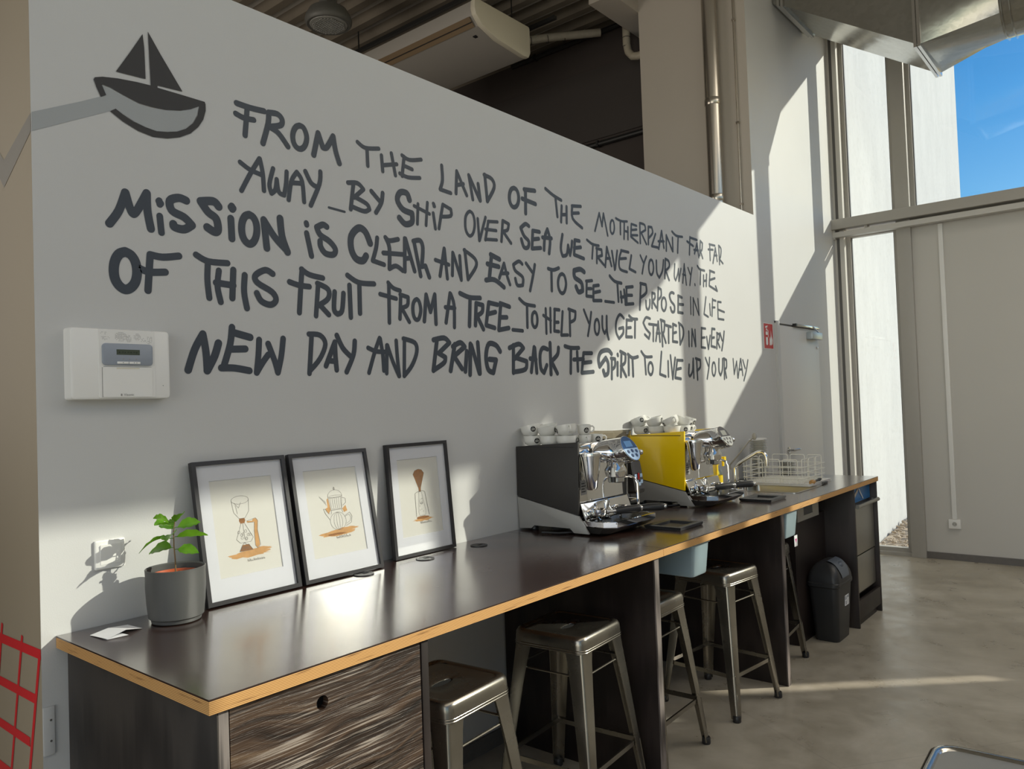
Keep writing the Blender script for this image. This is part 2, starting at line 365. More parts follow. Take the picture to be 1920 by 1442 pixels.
def obj(name, mb, m, parent=None, label=None, **kw):      # one mesh object; geometry is in the parent's own space
    me = mb if isinstance(mb, bpy.types.Mesh) else mb.mesh(name, m, **kw)
    o = bpy.data.objects.new(name, me); COL.objects.link(o)
    if parent: o.parent = parent
    if label: o['label'] = label
    return o
def tag(o, label, cat, group=None):
    o['label'] = label; o['category'] = cat
    if group: o['group'] = group
    return o
def struct(name, mb, m, parent=None, **kw):
    o = obj(name, mb, m, parent, **kw)
    if not parent: o['kind'] = 'structure'
    return o
def kids(o): return [c for c in COL.objects if c.parent == o]
def dup(root, loc, rot, label=None, group=None):
    r = root.copy(); COL.objects.link(r); r.location = loc; r.rotation_euler = rot
    if label: r['label'] = label
    if group: r['group'] = group
    for ch in kids(root):
        c = ch.copy(); COL.objects.link(c); c.parent = r
        for g in kids(ch):
            d = g.copy(); COL.objects.link(d); d.parent = c
    return r
def B(*a): return MB().box(*a)
def arc(c, r, a0, a1, n, plane='xy'):
    out = []
    for k in range(n+1):
        t = R(a0+(a1-a0)*k/n); out.append((c[0]+r*math.cos(t), c[1]+r*math.sin(t)))
    return out
def rrect(x0, x1, y0, y1, r, n=4):
    return arc((x1-r, y1-r), r, 0, 90, n)+arc((x0+r, y1-r), r, 90, 180, n)+arc((x0+r, y0+r), r, 180, 270, n)+arc((x1-r, y0+r), r, 270, 360, n)

# ================================================================ SETTING
XE, ZH, ZC, YF = 7.74, 4.93, 5.02, -5.7        # end wall plane, window head, ceiling, side facade plane
HC = .917                                       # worktop height
struct('floor', B(-5.2, XE+.1, YF-.1, 6.2, -.1, 0), FLOOR)
m = MB(); m.box(-5.2, XE+.16, YF-.06, 6.3, ZC, ZC+.25); struct('ceiling', m, CEILW)
cl = bpy.data.objects['ceiling']
for k in range(26):                             # trapezoid ribs of the deck over the back room
    x = .2+k*.235
    obj('ceiling_rib', MB().prism([(x, ZC), (x+.13, ZC), (x+.10, ZC-.075), (x+.03, ZC-.075)], 'y', .9, 6.2), CEILR, cl)
# partition with the lettering (y=0 face), closed box; the return end faces -x
struct('wall_back', B(.775, 5.70, 0, .8, 0, 2.873), WHITE)
wb = bpy.data.objects['wall_back']
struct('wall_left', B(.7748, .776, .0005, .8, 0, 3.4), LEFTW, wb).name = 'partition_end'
# full-height wall to the right of the partition with its return
struct('wall_right', MB().box(5.70, XE-.10, 0, .16, 0, ZC), WHITE)
struct('wall_return', B(5.70, 5.86, .16, .92, 2.0, ZC), SHADEW)
rt = bpy.data.objects['wall_return']; obj('return_face', B(5.6985, 5.70, .0, .92, 2.873, ZC), SHADEW, rt)
obj('beam', B(5.30, 6.1, .92, 1.15, ZC-.26, ZC-.001), SHADEW, rt)
# dark room behind
struct('wall_far', B(-.5, 6.2, 6.0, 6.15, 0, ZC), DARKW)
struct('wall_side', B(6.1, 6.25, .93, 6.0, 0, ZC), DARKW)
ws = bpy.data.objects['wall_side']
for i, (y0, y1, z0, z1) in enumerate([(.95, 3.2, 3.95, 4.62), (3.2, 5.9, 3.95, 4.62), (1.9, 3.6, 3.3, 3.6)]):
    obj('wall_panel', B(6.085, 6.1, y0+.006, y1-.006, z0+.006, z1), mat('dark_panel_%d' % i, [(.045, .038, .035), (.040, .034, .03), (.08, .068, .06)][i], .6), ws)
struct('wall_outer', B(-.6, -.5, .0, 6.1, 0, ZC), DARKW)
# opposite side of the room, behind the camera
struct('wall_front', B(-5.3, -5.15, YF, 6.2, 0, .9), PANEL)

# baseboards
struct('baseboard_back', B(.84, 5.68, -.012, 0, 0, .068), BASEB)
struct('baseboard_end', B(XE-.075, XE-.055, -5.7, -.60, 0, .058), BASEB)

# ---- end wall: posts, rail, glazing, sliding panels
def post(n, x0, x1, y0, y1, z0, z1, parent=None): return struct(n, B(x0, x1, y0, y1, z0, z1).mesh(n, FRAME, bevel=.004), None, parent)
def glazed(name, along, a0, a1, z0, z1, pos, deep):
    """one window bay: frame, gasket, pane (along 'y' on the end wall, along 'x' on the facade)"""
    fr = MB(); wd = .035
    def bx(mb, a, b, c, d, p0, p1):
        if along == 'y': mb.box(p0, p1, a, b, c, d)
        else: mb.box(a, b, p0, p1, c, d)
    bx(fr, a0, a0+wd, z0, z1, pos-deep, pos+deep); bx(fr, a1-wd, a1, z0, z1, pos-deep, pos+deep)
    bx(fr, a0+wd, a1-wd, z0, z0+wd, pos-deep, pos+deep); bx(fr, a0+wd, a1-wd, z1-wd, z1, pos-deep, pos+deep)
    o = struct(name, fr, FRAME)
    g = MB(); bx(g, a0+wd-.006, a1-wd+.006, z0+wd-.006, z1-wd+.006, pos-.002, pos+.002); obj('pane', g, GLASS, o)
    k = MB()
    for q in (a0+wd, a1-wd-.008): bx(k, q, q+.008, z0+wd, z1-wd, pos-.012, pos+.012)
    obj('gasket', k, FRAMED, o); return o
struct('trim_1', MB().box(XE-.11, XE+.06, -.085, .10, 0, ZH), mat('reveal_grey', (.56, .54, .50), .5))
tr = bpy.data.objects['trim_1']
obj('shadow_gap', B(XE-.112, XE-.109, -.045, -.020, 0, ZH), FRAMED, tr)
post('trim_2', XE-.10, XE+.06, -.655, -.535, 0, ZH)
YP = [-.595, -2.03, -3.46, -5.04]
for i, y in enumerate(YP[1:]): post('trim_%d' % (i+3), XE-.10, XE+.06, y-.075, y+.075, 3.12, ZH)
post('trim_6', XE-.10, XE+.12, YF-.04, YF+.04, 0, ZH)
glazed('window_1', 'y', -.535, -.085, 0.03, 3.0, XE, .03)
glazed('window_2', 'y', -.535, -.085, 3.13, ZH, XE, .03)
ys = [-.655, -1.955, -2.105, -3.385, -3.535, -4.965, -5.115, YF+.06]
for k in range(4): glazed('window_%d' % (k+3), 'y', ys[2*k+1], ys[2*k], 3.13, ZH, XE, .03)
rail = struct('trim_7', B(XE-.20, XE-.02, YF, .028, 3.035, 3.13).mesh('rail', FRAME, bevel=.006), None)
obj('lower_track', B(XE-.17, XE-.09, YF, .015, 2.965, 3.012), PANEL, rail)
obj('track_bracket', B(XE-.16, XE-.10, -.02, .02, 2.95, 3.035), PANEL, rail)
for y in (-.30, -1.7, -3.1, -4.5): obj('rail_clip', B(XE-.175, XE-.10, y-.012, y+.012, 3.010, 3.037), FRAME, rail)
struct('trim_8', B(XE-.12, XE+.12, YF, .02, ZH, ZC), FRAME)
struct('threshold', B(XE-.08, XE+.10, -.535, -.085, 0, .03), FRAME).name = 'trim_9'
# sliding opaque panels under the rail (one is a thing each: they slide)
pn = struct('wall_end', MB().box(XE-.055, XE+.02, -4.70, -.60, 0.0, 3.04).box(XE-.008, XE+.008, -4.945, -4.70, 0, 3.04), PANEL)
def seam(y): obj('panel_joint', B(XE-.060, XE-.054, y-.004, y+.004, .06, 2.965), FRAME, pn)
for y in (-1.9, -3.1, -4.2): seam(y)
obj('edge_profile', B(XE-.075, XE-.05, -.640, -.600, .0, 2.966), FRAME, pn)
struct('wall_corner', MB().box(XE-.008, XE+.008, -5.085, -4.945, 0, 2.235).box(XE-.008, XE+.008, -5.085, -4.945, 2.965, 3.14).box(XE-.008, XE+.008, YF, -5.085, 0, 3.14), PANEL)
# ---- side facade
xs = [XE-.05, 7.365, 5.10, 3.9, 2.45, .80, -.85, -2.5, -4.15, -5.15]
for i, x in enumerate(xs[1:]): post('trim_%d' % (i+10), x-(.035 if i == 0 else .06), x+(.035 if i == 0 else .06), YF-.04, YF+.04, 0, ZH+.07)
for k in range(len(xs)-1): glazed('window_%d' % (k+7), 'x', xs[k+1]+(.06 if k else .035), xs[k]-(0, .035, .06)[min(k, 2)], 3.45, ZH+.07, YF, .03)
struct('trim_20', B(-5.2, XE, YF-.06, YF+.06, 3.0, 3.45), FRAME)
struct('trim_21', B(-5.2, XE+.1, YF-.05, YF+.06, ZH+.07, ZC), FRAME)
struct('wall_facade', B(-1.0, XE-.06, YF-.02, YF+.05, 0, 3.0), PANEL)
for k in range(len(xs)-1):
    if xs[k] <= -1.0+.2: glazed('window_%d' % (k+30), 'x', xs[k+1]+.06, xs[k]-.06, 0.03, 3.0, YF, .03)

# ---- outside
struct('outside_ground', B(-30, 60, -60, 30, -.30, -.13), EXTG).name = 'ground'
wing = struct('wing_wall', B(XE+.12, 14.5, .06, .45, -.2, 9.0), EXTW); wing.name = 'wall_outside'
# pebbles in the bed at the foot of the wing wall
bed = MB(); n = 0
for k in range(2600):
    x = random.uniform(8.3, 13.5); y = random.uniform(-1.6, .02)
    top = -.12+.24*max(0, min(1, (x-8.6)/3.0))*max(0, min(1, (y+1.4)/1.2))
    r_ = random.uniform(.012, .032); a = random.random()*3
    mm = MB().ell((0, 0, 0), r_, r_*random.uniform(.6, .9), r_*random.uniform(.45, .7), 6, 4)
    mm.xf(T(x, y, top+random.uniform(0, .03)) @ RZ(a) @ RX(random.uniform(-.4, .4))); bed.add(mm.v, mm.f)
pb = obj('pebble_bed', bed, PEB); tag(pb, 'loose brown and cream pebbles heaped outside at the foot of the white wall', 'pebbles'); pb['kind'] = 'stuff'
def bed_z(x, y): return -.135+.24*max(0, min(1, (x-8.6)/3.0))*max(0, min(1, (y+1.4)/1.2))
bs = MB(); NX, NY = 24, 10
bs.add([(8.2+5.4*i/NX, -1.7+1.75*j/NY, bed_z(8.2+5.4*i/NX, -1.7+1.75*j/NY)) for i in range(NX+1) for j in range(NY+1)],
       [(i*(NY+1)+j, (i+1)*(NY+1)+j, (i+1)*(NY+1)+j+1, i*(NY+1)+j+1) for i in range(NX) for j in range(NY)])
obj('bed_soil', bs, PEB, pb)

# ================================================================ PAINT ON THE WALL
def stroke(mb, pts, wd, y=-.0016):
    # round-ended brush stroke through the points, in wall metres; sharp turns start a new sweep
    P = [Vector((a/1000, b/1000)) for a, b in pts]; h = wd/2; runs = [[P[0]]]
    for i in range(1, len(P)):
        runs[-1].append(P[i])
        if i < len(P)-1:
            d0 = (P[i]-P[i-1]); d1 = (P[i+1]-P[i])
            if d0.length > 0 and d1.length > 0 and d0.angle(d1) > R(78): runs.append([P[i]])
    for q_, P in enumerate(runs):
        if len(P) > 2:
            Q = []
            for i in range(len(P)-1):
                p0 = P[max(i-1, 0)]; p1 = P[i]; p2 = P[i+1]; p3 = P[min(i+2, len(P)-1)]
                for k in range(4):
                    t = k/4; Q.append(.5*((2*p1)+(p2-p0)*t+(2*p0-5*p1+4*p2-p3)*t*t+(3*p1-p0-3*p2+p3)*t**3))
            P = Q+[P[-1]]
        # every piece gets its own hair-thin layer so that overlaps stay clean
        for i in range(len(P)):
            mb.add([(P[i].x+h*math.cos(k*math.pi/8), y-.000003*len(mb.f), P[i].y-h*math.sin(k*math.pi/8)) for k in range(16)], [tuple(range(16))])
            if i == len(P)-1: break
            a, b = P[i], P[i+1]; d = b-a
            if d.length < 1e-6: continue
            n_ = Vector((-d.y, d.x)).normalized()*h; yy_ = y-.000003*len(mb.f)
            mb.add([(v.x, yy_, v.y) for v in (a+n_, b+n_, b-n_, a-n_)], [(0, 1, 2, 3)])
LETTERING = """
FROM 16:1390,2529 1442,2527 1493,2530|15:1386,2493 1416,2486 1452,2489|15:1428,2519 1418,2428|16:1511,2530 1507,2489 1485,2417|16:1511,2530 1545,2534 1563,2520 1557,2498 1515,2482|16:1515,2480 1548,2467 1584,2429|16:1636,2517 1650,2514 1660,2499 1664,2479 1659,2457 1648,2440 1633,2432 1618,2436 1608,2450 1605,2471 1610,2492 1621,2509 1636,2517|17:1692,2424 1714,2509 1733,2461 1751,2466 1781,2514 1790,2462 1806,2418
THE 13:1895,2520 1933,2506 2000,2519|13:1941,2502 1942,2438|13:2013,2495 2017,2433|13:2065,2515 2083,2430|13:2018,2457 2092,2477|13:2122,2520 2162,2510 2228,2526|13:2133,2517 2119,2435|13:2128,2480 2175,2474|13:2107,2443 2151,2436 2217,2447
LAND 14:2348,2527 2350,2465 2334,2422 2398,2418|14:2440,2522 2431,2423|14:2440,2522 2499,2427|14:2437,2460 2480,2474|14:2517,2520 2538,2416|15:2517,2520 2586,2419|15:2577,2493 2588,2420|15:2624,2545 2636,2425|15:2620,2543 2674,2534 2686,2496 2636,2425
OF 17:2832,2524 2848,2520 2860,2505 2864,2482 2858,2457 2844,2439 2826,2431 2809,2435 2797,2451 2794,2474 2800,2498 2813,2516 2832,2524|17:2908,2532 2991,2541|17:2918,2528 2913,2417|17:2890,2484 2993,2476
THE 14:3079,2569 3144,2547 3210,2534|14:3161,2537 3172,2443|14:3212,2505 3202,2421|14:3255,2509 3251,2424|14:3207,2459 3252,2467|14:3303,2521 3385,2533|14:3305,2518 3307,2455 3390,2419|14:3305,2483 3364,2494
MOTHERPLANT 11:3512,2421 3561,2527 3584,2458 3603,2532 3638,2414|11:3691,2509 3702,2505 3708,2492 3710,2472 3706,2453 3697,2438 3685,2431 3675,2436 3668,2449 3668,2469 3671,2488 3680,2503 3691,2509|11:3729,2526 3788,2519 3850,2527|11:3776,2517 3772,2441|11:3818,2511 3809,2420|11:3856,2495 3852,2423|11:3817,2467 3856,2467|11:3896,2520 3954,2518|11:3896,2520 3885,2444 3963,2419|11:3890,2483 3953,2496|11:3888,2453 3961,2463|11:3993,2538 3990,2420|11:3994,2541 4048,2538 4057,2509 3994,2480|11:4006,2484 4061,2424|12:4092,2531 4084,2427|12:4092,2534 4132,2537 4141,2504 4092,2466|12:4175,2503 4123,2421 4197,2423|12:4253,2533 4208,2415|12:4253,2533 4274,2430|12:4206,2462 4278,2472|12:4311,2515 4303,2416|12:4311,2515 4385,2424|12:4390,2511 4389,2424|12:4387,2550 4441,2531 4524,2535|12:4466,2528 4451,2423
FAR 13:4630,2549 4613,2432|13:4629,2546 4730,2544|13:4587,2515 4672,2496|13:4728,2522 4687,2448|13:4728,2522 4747,2430|13:4683,2472 4745,2477|13:4778,2542 4762,2445|13:4778,2545 4809,2533 4797,2487 4768,2477|13:4773,2481 4803,2431
FAR 12:4920,2542 4917,2432|12:4913,2541 5000,2543|12:4895,2503 4968,2510|12:5006,2528 4959,2417|12:5006,2528 5027,2438|12:4979,2472 5027,2478|12:5061,2552 5063,2420|12:5061,2552 5097,2533 5084,2478 5059,2455|12:5067,2456 5118,2433
AWAY 13:1397,2333 1431,2316 1473,2307|13:1470,2361 1435,2304 1399,2238|13:1471,2361 1481,2313 1484,2254|13:1522,2338 1506,2281 1513,2250 1529,2267 1535,2303|13:1535,2303 1542,2261 1563,2253 1572,2294 1576,2338|13:1581,2240 1594,2308 1618,2346 1639,2317 1645,2244|13:1592,2303 1636,2309|14:1654,2356 1676,2320 1698,2310|14:1719,2368 1713,2322 1673,2237
_ 7:1752,2243 1824,2239
BY 14:1844,2353 1889,2360 1917,2342 1871,2302|14:1869,2353 1853,2254|14:1877,2304 1931,2288 1944,2269 1917,2257 1860,2265|15:1956,2342 2002,2306|15:2013,2345 2005,2306 1976,2262
S 20:2155,2344 2141,2369 2105,2365 2089,2332 2117,2299 2167,2291 2165,2255 2128,2241 2097,2261
HIP 12:2202,2336 2195,2252|12:2256,2351 2244,2254|12:2180,2324 2266,2305|13:2291,2353 2297,2343|13:2293,2352 2294,2343|13:2288,2312 2298,2248|13:2346,2356 2319,2252|13:2347,2359 2395,2347 2393,2318 2332,2305
OVER 12:2516,2359 2532,2353 2542,2334 2545,2306 2539,2278 2527,2257 2511,2248 2496,2255 2485,2274 2483,2301 2487,2329 2501,2350 2516,2359|12:2566,2334 2572,2236|12:2619,2349 2575,2239|12:2636,2333 2701,2341|12:2638,2334 2613,2245|12:2616,2294 2690,2299|12:2613,2248 2692,2256|13:2739,2350 2725,2254|13:2740,2353 2782,2344 2771,2314 2732,2302|13:2742,2300 2794,2255
SEA 16:2934,2358 2908,2364 2871,2339 2895,2304 2929,2283 2922,2253 2891,2249 2873,2285|16:2964,2340 3017,2342|16:2964,2340 2953,2251 3023,2263|16:2961,2297 3009,2307|16:3049,2257 3059,2321 3083,2365 3102,2314 3090,2245|16:3040,2318 3114,2324
WE 15:3210,2357 3191,2285 3205,2246 3241,2258 3256,2308|15:3256,2308 3270,2258 3285,2298 3293,2334|16:3318,2344 3360,2345|16:3318,2344 3307,2266 3395,2256|16:3309,2301 3370,2313
TRAVEL 12:3431,2361 3484,2345 3544,2345|12:3488,2346 3474,2267|12:3524,2325 3518,2247|13:3519,2327 3570,2326 3573,2295 3525,2281|13:3530,2279 3588,2245|13:3624,2348 3601,2236|13:3624,2348 3665,2248|13:3610,2284 3653,2289|13:3675,2332 3697,2231|13:3730,2341 3703,2237|13:3771,2349 3852,2349|13:3776,2350 3747,2295 3753,2242 3828,2232|13:3752,2299 3823,2310|13:3882,2334 3855,2254 3922,2242
YOUR 12:3984,2347 4019,2306|12:4055,2350 4024,2307 3998,2242|13:4110,2337 4123,2332 4132,2315 4135,2292 4129,2269 4117,2252 4103,2245 4089,2251 4080,2267 4078,2289 4084,2313 4095,2330 4110,2337|13:4173,2339 4173,2267 4200,2238 4244,2286 4262,2352|13:4286,2361 4270,2242|13:4286,2364 4328,2354 4331,2319 4280,2290|13:4286,2291 4324,2236
WAY. 11:4407,2346 4394,2267 4410,2242 4439,2284 4455,2321|11:4455,2321 4454,2243 4486,2325|11:4534,2361 4504,2236|11:4534,2361 4553,2228|11:4509,2291 4548,2289|11:4585,2342 4614,2302|11:4642,2349 4620,2291 4601,2230|11:4672,2245 4675,2237
THE 13:4721,2370 4754,2352 4823,2350|13:4764,2347 4751,2251|13:4806,2316 4799,2243|13:4852,2328 4839,2247|13:4803,2278 4848,2286|13:4902,2359 4975,2354|13:4907,2356 4885,2254 5007,2230|13:4892,2293 4978,2315|13:4985,2260 5007,2230
M 19:974,2061 1001,2103 1021,2160 1037,2107 1051,2108 1084,2170 1085,2117 1094,2064
I 16:1122,2154 1123,2143|16:1120,2152 1126,2147|16:1122,2107 1126,2057
S 20:1207,2170 1183,2174 1155,2160 1161,2130 1199,2116 1224,2095 1198,2078 1168,2080 1164,2089
S 21:1316,2170 1298,2184 1255,2176 1279,2146 1306,2129 1312,2095 1300,2085 1275,2096
ION 19:1363,2179 1364,2170|19:1360,2175 1367,2174|19:1358,2138 1360,2072|20:1426,2162 1440,2156 1450,2139 1453,2114 1448,2089 1437,2070 1423,2063 1409,2070 1399,2087 1396,2111 1400,2136 1411,2155 1426,2162|20:1480,2153 1489,2058|20:1480,2153 1521,2100 1570,2058|21:1544,2168 1550,2108 1570,2055
IS 17:1652,2169 1653,2164|17:1652,2133 1670,2054|18:1740,2170 1723,2175 1696,2161 1710,2136 1750,2118 1776,2092 1766,2071 1731,2071 1711,2093 1709,2112
C 22:1942,2137 1920,2178 1888,2188 1852,2152 1850,2102 1871,2069 1903,2065 1920,2085
LEAR 15:1978,2163 1971,2123 1952,2071 2009,2062|15:2020,2171 2040,2161 2086,2173|15:2023,2167 2039,2132 2036,2049|15:2036,2049 2071,2064 2106,2049|15:2007,2108 2109,2115|15:2122,2181 2117,2048|15:2126,2181 2171,2054|15:2119,2099 2152,2106|15:2173,2174 2204,2038|16:2169,2177 2207,2185 2221,2156 2214,2094|16:2206,2077 2233,2083 2253,2038
AND 14:2346,2170 2316,2050|14:2347,2170 2360,2043|14:2292,2115 2371,2104|14:2398,2159 2391,2061|14:2400,2157 2446,2046|14:2441,2150 2446,2046|14:2474,2181 2489,2053|14:2470,2180 2537,2151 2544,2116 2489,2053
E 19:2646,2182 2706,2168|18:2651,2177 2632,2077|18:2621,2137 2699,2133|18:2608,2062 2668,2069 2732,2041
ASY 14:2701,2081 2738,2153 2755,2102 2776,2058|14:2717,2104 2765,2110|14:2872,2166 2847,2176 2806,2155 2819,2128 2873,2102 2871,2064 2831,2060 2817,2090|14:2902,2173 2947,2136|14:2970,2174 2957,2130 2926,2043
TO 15:3077,2167 3121,2165 3167,2180|15:3104,2163 3101,2059|15:3194,2153 3211,2147 3221,2129 3225,2104 3218,2079 3205,2060 3187,2053 3171,2060 3159,2078 3156,2103 3162,2127 3176,2146 3194,2153
S 21:3393,2185 3356,2195 3301,2182 3305,2147 3364,2125 3373,2084 3336,2073 3314,2099
EE 14:3408,2137 3465,2146|14:3414,2137 3406,2058 3459,2059|14:3412,2098 3456,2102|15:3476,2118 3528,2127|15:3476,2118 3471,2039 3549,2045|15:3474,2082 3539,2095
_ 13:3586,2044 3677,2045
THE 15:3642,2190 3692,2165 3762,2161|15:3719,2160 3723,2055|15:3751,2110 3757,2054|15:3788,2125 3797,2053|15:3749,2080 3799,2088|15:3810,2142 3884,2153|15:3814,2139 3811,2055|15:3811,2097 3873,2102|15:3796,2044 3884,2054
P 15:3976,2178 3954,2026|15:3971,2181 4036,2179 4038,2134 3976,2100
URPOSE 13:4029,2082 4031,2043 4053,2034 4071,2057 4076,2092|13:4105,2134 4098,2045|13:4105,2137 4139,2134 4137,2108 4107,2089|13:4109,2086 4150,2052|13:4183,2172 4162,2036|13:4181,2175 4217,2167 4214,2126 4174,2100|13:4248,2120 4262,2116 4272,2101 4275,2080 4268,2060 4256,2044 4242,2038 4227,2044 4217,2059 4216,2079 4221,2100 4233,2115 4248,2120|14:4378,2158 4348,2161 4322,2141 4337,2107 4378,2081 4375,2045 4344,2040 4328,2065|14:4433,2148 4483,2140|14:4436,2145 4424,2042 4487,2041|14:4431,2094 4498,2096
IN 11:4604,2153 4599,2042|11:4640,2150 4633,2038|11:4640,2150 4712,2044|11:4708,2150 4714,2044
LIFE 12:4828,2172 4789,2055 4851,2040|12:4881,2129 4884,2055|12:4928,2168 4909,2050|12:4927,2161 4978,2159|12:4915,2109 4959,2112|12:5007,2155 5060,2156|12:5007,2155 5003,2037 5094,2036|12:5002,2102 5107,2090
O 22:1017,1984 1034,1976 1046,1956 1050,1928 1045,1900 1032,1881 1015,1873 998,1882 986,1902 983,1929 988,1956 1000,1976 1017,1984
F 17:1090,1985 1128,1982 1179,1992|17:1090,1985 1081,1876|17:1059,1939 1087,1932 1135,1937
THIS 16:1235,2003 1275,1987 1342,1989|16:1274,1983 1271,1927 1276,1870|16:1311,1961 1305,1909 1315,1860|17:1362,1969 1356,1876|17:1300,1921 1361,1918|17:1403,1956 1399,1900 1408,1847|17:1509,1972 1481,1982 1443,1960 1449,1936 1505,1909 1519,1883 1498,1865 1463,1874 1446,1900
F 16:1626,2001 1659,1985 1716,1979|16:1628,2001 1620,1929 1612,1846|16:1575,1951 1613,1943 1657,1942
RUIT 15:1695,1955 1682,1839|16:1692,1957 1738,1940 1737,1906 1695,1878|16:1701,1879 1738,1847|16:1767,1933 1762,1869 1777,1852 1798,1866 1807,1931|16:1836,1964 1838,1844|16:1828,2001 1880,1979 1955,1981|16:1883,1974 1882,1862
FROM 14:2027,1993 2053,1974 2088,1967|14:2030,1988 2027,1835|14:1984,1944 2066,1933|14:2091,1951 2083,1854|14:2088,1951 2130,1944 2125,1911 2092,1898|14:2096,1895 2133,1844|14:2178,1940 2188,1934 2195,1918 2198,1897 2193,1876 2185,1860 2174,1855 2163,1861 2156,1876 2154,1898 2157,1919 2166,1934 2178,1940|15:2216,1852 2231,1963 2253,1893 2281,1968 2283,1845
A 15:2373,1981 2343,1854|15:2377,1979 2395,1932 2393,1837|15:2342,1919 2399,1920
TREE 17:2435,1987 2494,1974 2564,1977|17:2498,1969 2488,1848|17:2536,1948 2527,1853|17:2536,1951 2580,1946 2574,1915 2537,1895|17:2542,1892 2579,1838|17:2621,1961 2681,1956|17:2621,1961 2598,1857 2656,1848|17:2614,1909 2665,1921|17:2700,1964 2766,1953|17:2704,1961 2684,1840 2756,1853|17:2696,1899 2744,1902
_ 14:2784,1846 2858,1845
TO 14:2842,1997 2886,1975 2958,1971|14:2898,1970 2895,1864|14:2956,1942 2966,1937 2973,1923 2975,1905 2971,1885 2963,1872 2952,1867 2942,1872 2934,1886 2933,1905 2936,1924 2945,1937 2956,1942
HELP 13:3045,1964 3044,1842|13:3083,1969 3079,1850|13:3024,1930 3084,1908|14:3117,1966 3158,1966|14:3119,1963 3110,1857 3149,1856|14:3113,1901 3147,1903|14:3186,1959 3168,1839 3224,1842|14:3248,1975 3244,1840|14:3238,1976 3299,1967 3291,1927 3249,1909
YOU 13:3377,1982 3419,1916|13:3445,1974 3430,1917 3406,1847|13:3498,1940 3509,1935 3516,1919 3518,1899 3513,1878 3505,1863 3493,1857 3482,1863 3474,1879 3473,1899 3477,1920 3487,1935 3498,1940|13:3551,1959 3549,1898 3568,1867 3593,1894|14:3595,1962 3592,1881 3607,1837
GET 14:3773,1963 3731,1981 3691,1939 3687,1880 3715,1845 3760,1877 3763,1910 3719,1901|14:3801,1955 3861,1956|14:3804,1955 3790,1858 3854,1860|14:3800,1909 3845,1914|14:3831,1981 3868,1966 3920,1967|14:3896,1965 3886,1859
STARTED 13:4069,1979 4021,1983 3988,1950 4016,1917 4062,1891 4046,1859 4000,1881|13:4053,1946 4150,1945|13:4105,1946 4097,1847|13:4166,1967 4128,1849|14:4166,1967 4178,1847|13:4139,1895 4182,1897|14:4203,1976 4208,1820|14:4196,1980 4246,1972 4234,1914 4211,1898|14:4218,1899 4250,1843|14:4259,1951 4325,1944|14:4292,1946 4286,1844|14:4349,1963 4394,1955|14:4352,1964 4340,1854 4400,1852|14:4344,1905 4390,1914|14:4434,1972 4435,1839|14:4426,1975 4479,1949 4482,1897 4435,1839
IN 13:4559,1927 4556,1832|13:4606,1944 4593,1834|13:4606,1944 4646,1835|13:4647,1942 4649,1836
EVERY 13:4741,1959 4801,1958|13:4744,1955 4729,1831 4789,1829|13:4735,1893 4787,1899|13:4814,1904 4832,1822|13:4867,1914 4836,1827|14:4899,1963 4943,1962|14:4899,1963 4878,1844 4940,1838|14:4889,1899 4929,1905|14:4977,1935 4962,1831|14:4972,1937 5013,1929 5001,1896 4972,1883|14:4977,1879 5010,1840|14:5023,1938 5052,1890|14:5090,1953 5071,1891 5040,1821
N 19:1200,1639 1223,1704 1251,1753 1260,1697 1263,1638|20:1263,1638 1289,1685 1303,1726
E 18:1352,1780 1344,1725 1318,1647|19:1357,1763 1417,1750|18:1341,1708 1398,1711|18:1311,1647 1358,1647 1411,1639
W 17:1450,1743 1446,1693 1438,1633|17:1438,1633 1461,1667 1483,1694|17:1484,1731 1508,1672 1519,1634|17:1519,1634 1534,1691 1543,1751
DAY 15:1660,1761 1647,1632|15:1649,1772 1697,1770 1719,1739 1694,1686 1650,1642|16:1719,1660 1761,1748 1762,1697 1766,1646|16:1735,1679 1764,1677|16:1771,1773 1796,1728 1829,1699|16:1853,1755 1845,1704 1811,1639
AND 14:1974,1772 1948,1717 1917,1637|14:1977,1770 1988,1708 1991,1646|14:1916,1732 1955,1720 2002,1719|14:2010,1745 2005,1636|14:2013,1745 2038,1683 2068,1625|14:2059,1765 2063,1694 2070,1625|14:2103,1775 2096,1626|15:2098,1775 2159,1761 2168,1724 2140,1669 2096,1626
BRING 17:2284,1772 2259,1649|17:2265,1777 2328,1788 2359,1769 2293,1722|17:2293,1722 2332,1706 2323,1683 2263,1652|18:2391,1762 2361,1650|18:2379,1753 2425,1772 2453,1755 2381,1710|18:2389,1707 2432,1659|18:2465,1735 2452,1648|18:2490,1768 2481,1634|18:2496,1763 2542,1640|18:2538,1776 2546,1640|19:2688,1742 2661,1769 2611,1773 2590,1718 2601,1659 2636,1644 2658,1702 2612,1704
BACK 18:2785,1773 2778,1645|18:2755,1760 2825,1781 2859,1763 2791,1711|18:2792,1717 2880,1700 2868,1662 2778,1648|18:2941,1769 2913,1650|18:2946,1766 2955,1647|18:2907,1714 2953,1711|18:3047,1763 3009,1768 2986,1735 2988,1670 3013,1647 3037,1684|19:3070,1794 3069,1641|19:3139,1773 3128,1739 3076,1704|19:3076,1704 3122,1645
THE 17:3195,1784 3245,1777 3318,1779|17:3247,1774 3237,1648|17:3301,1757 3302,1660|17:3267,1717 3357,1722|17:3361,1753 3436,1755|17:3359,1753 3336,1649 3445,1656|17:3345,1701 3427,1708
S 20:3630,1757 3596,1776 3526,1764 3498,1725 3507,1685|20:3507,1685 3570,1733 3593,1702 3587,1651 3554,1638 3542,1663
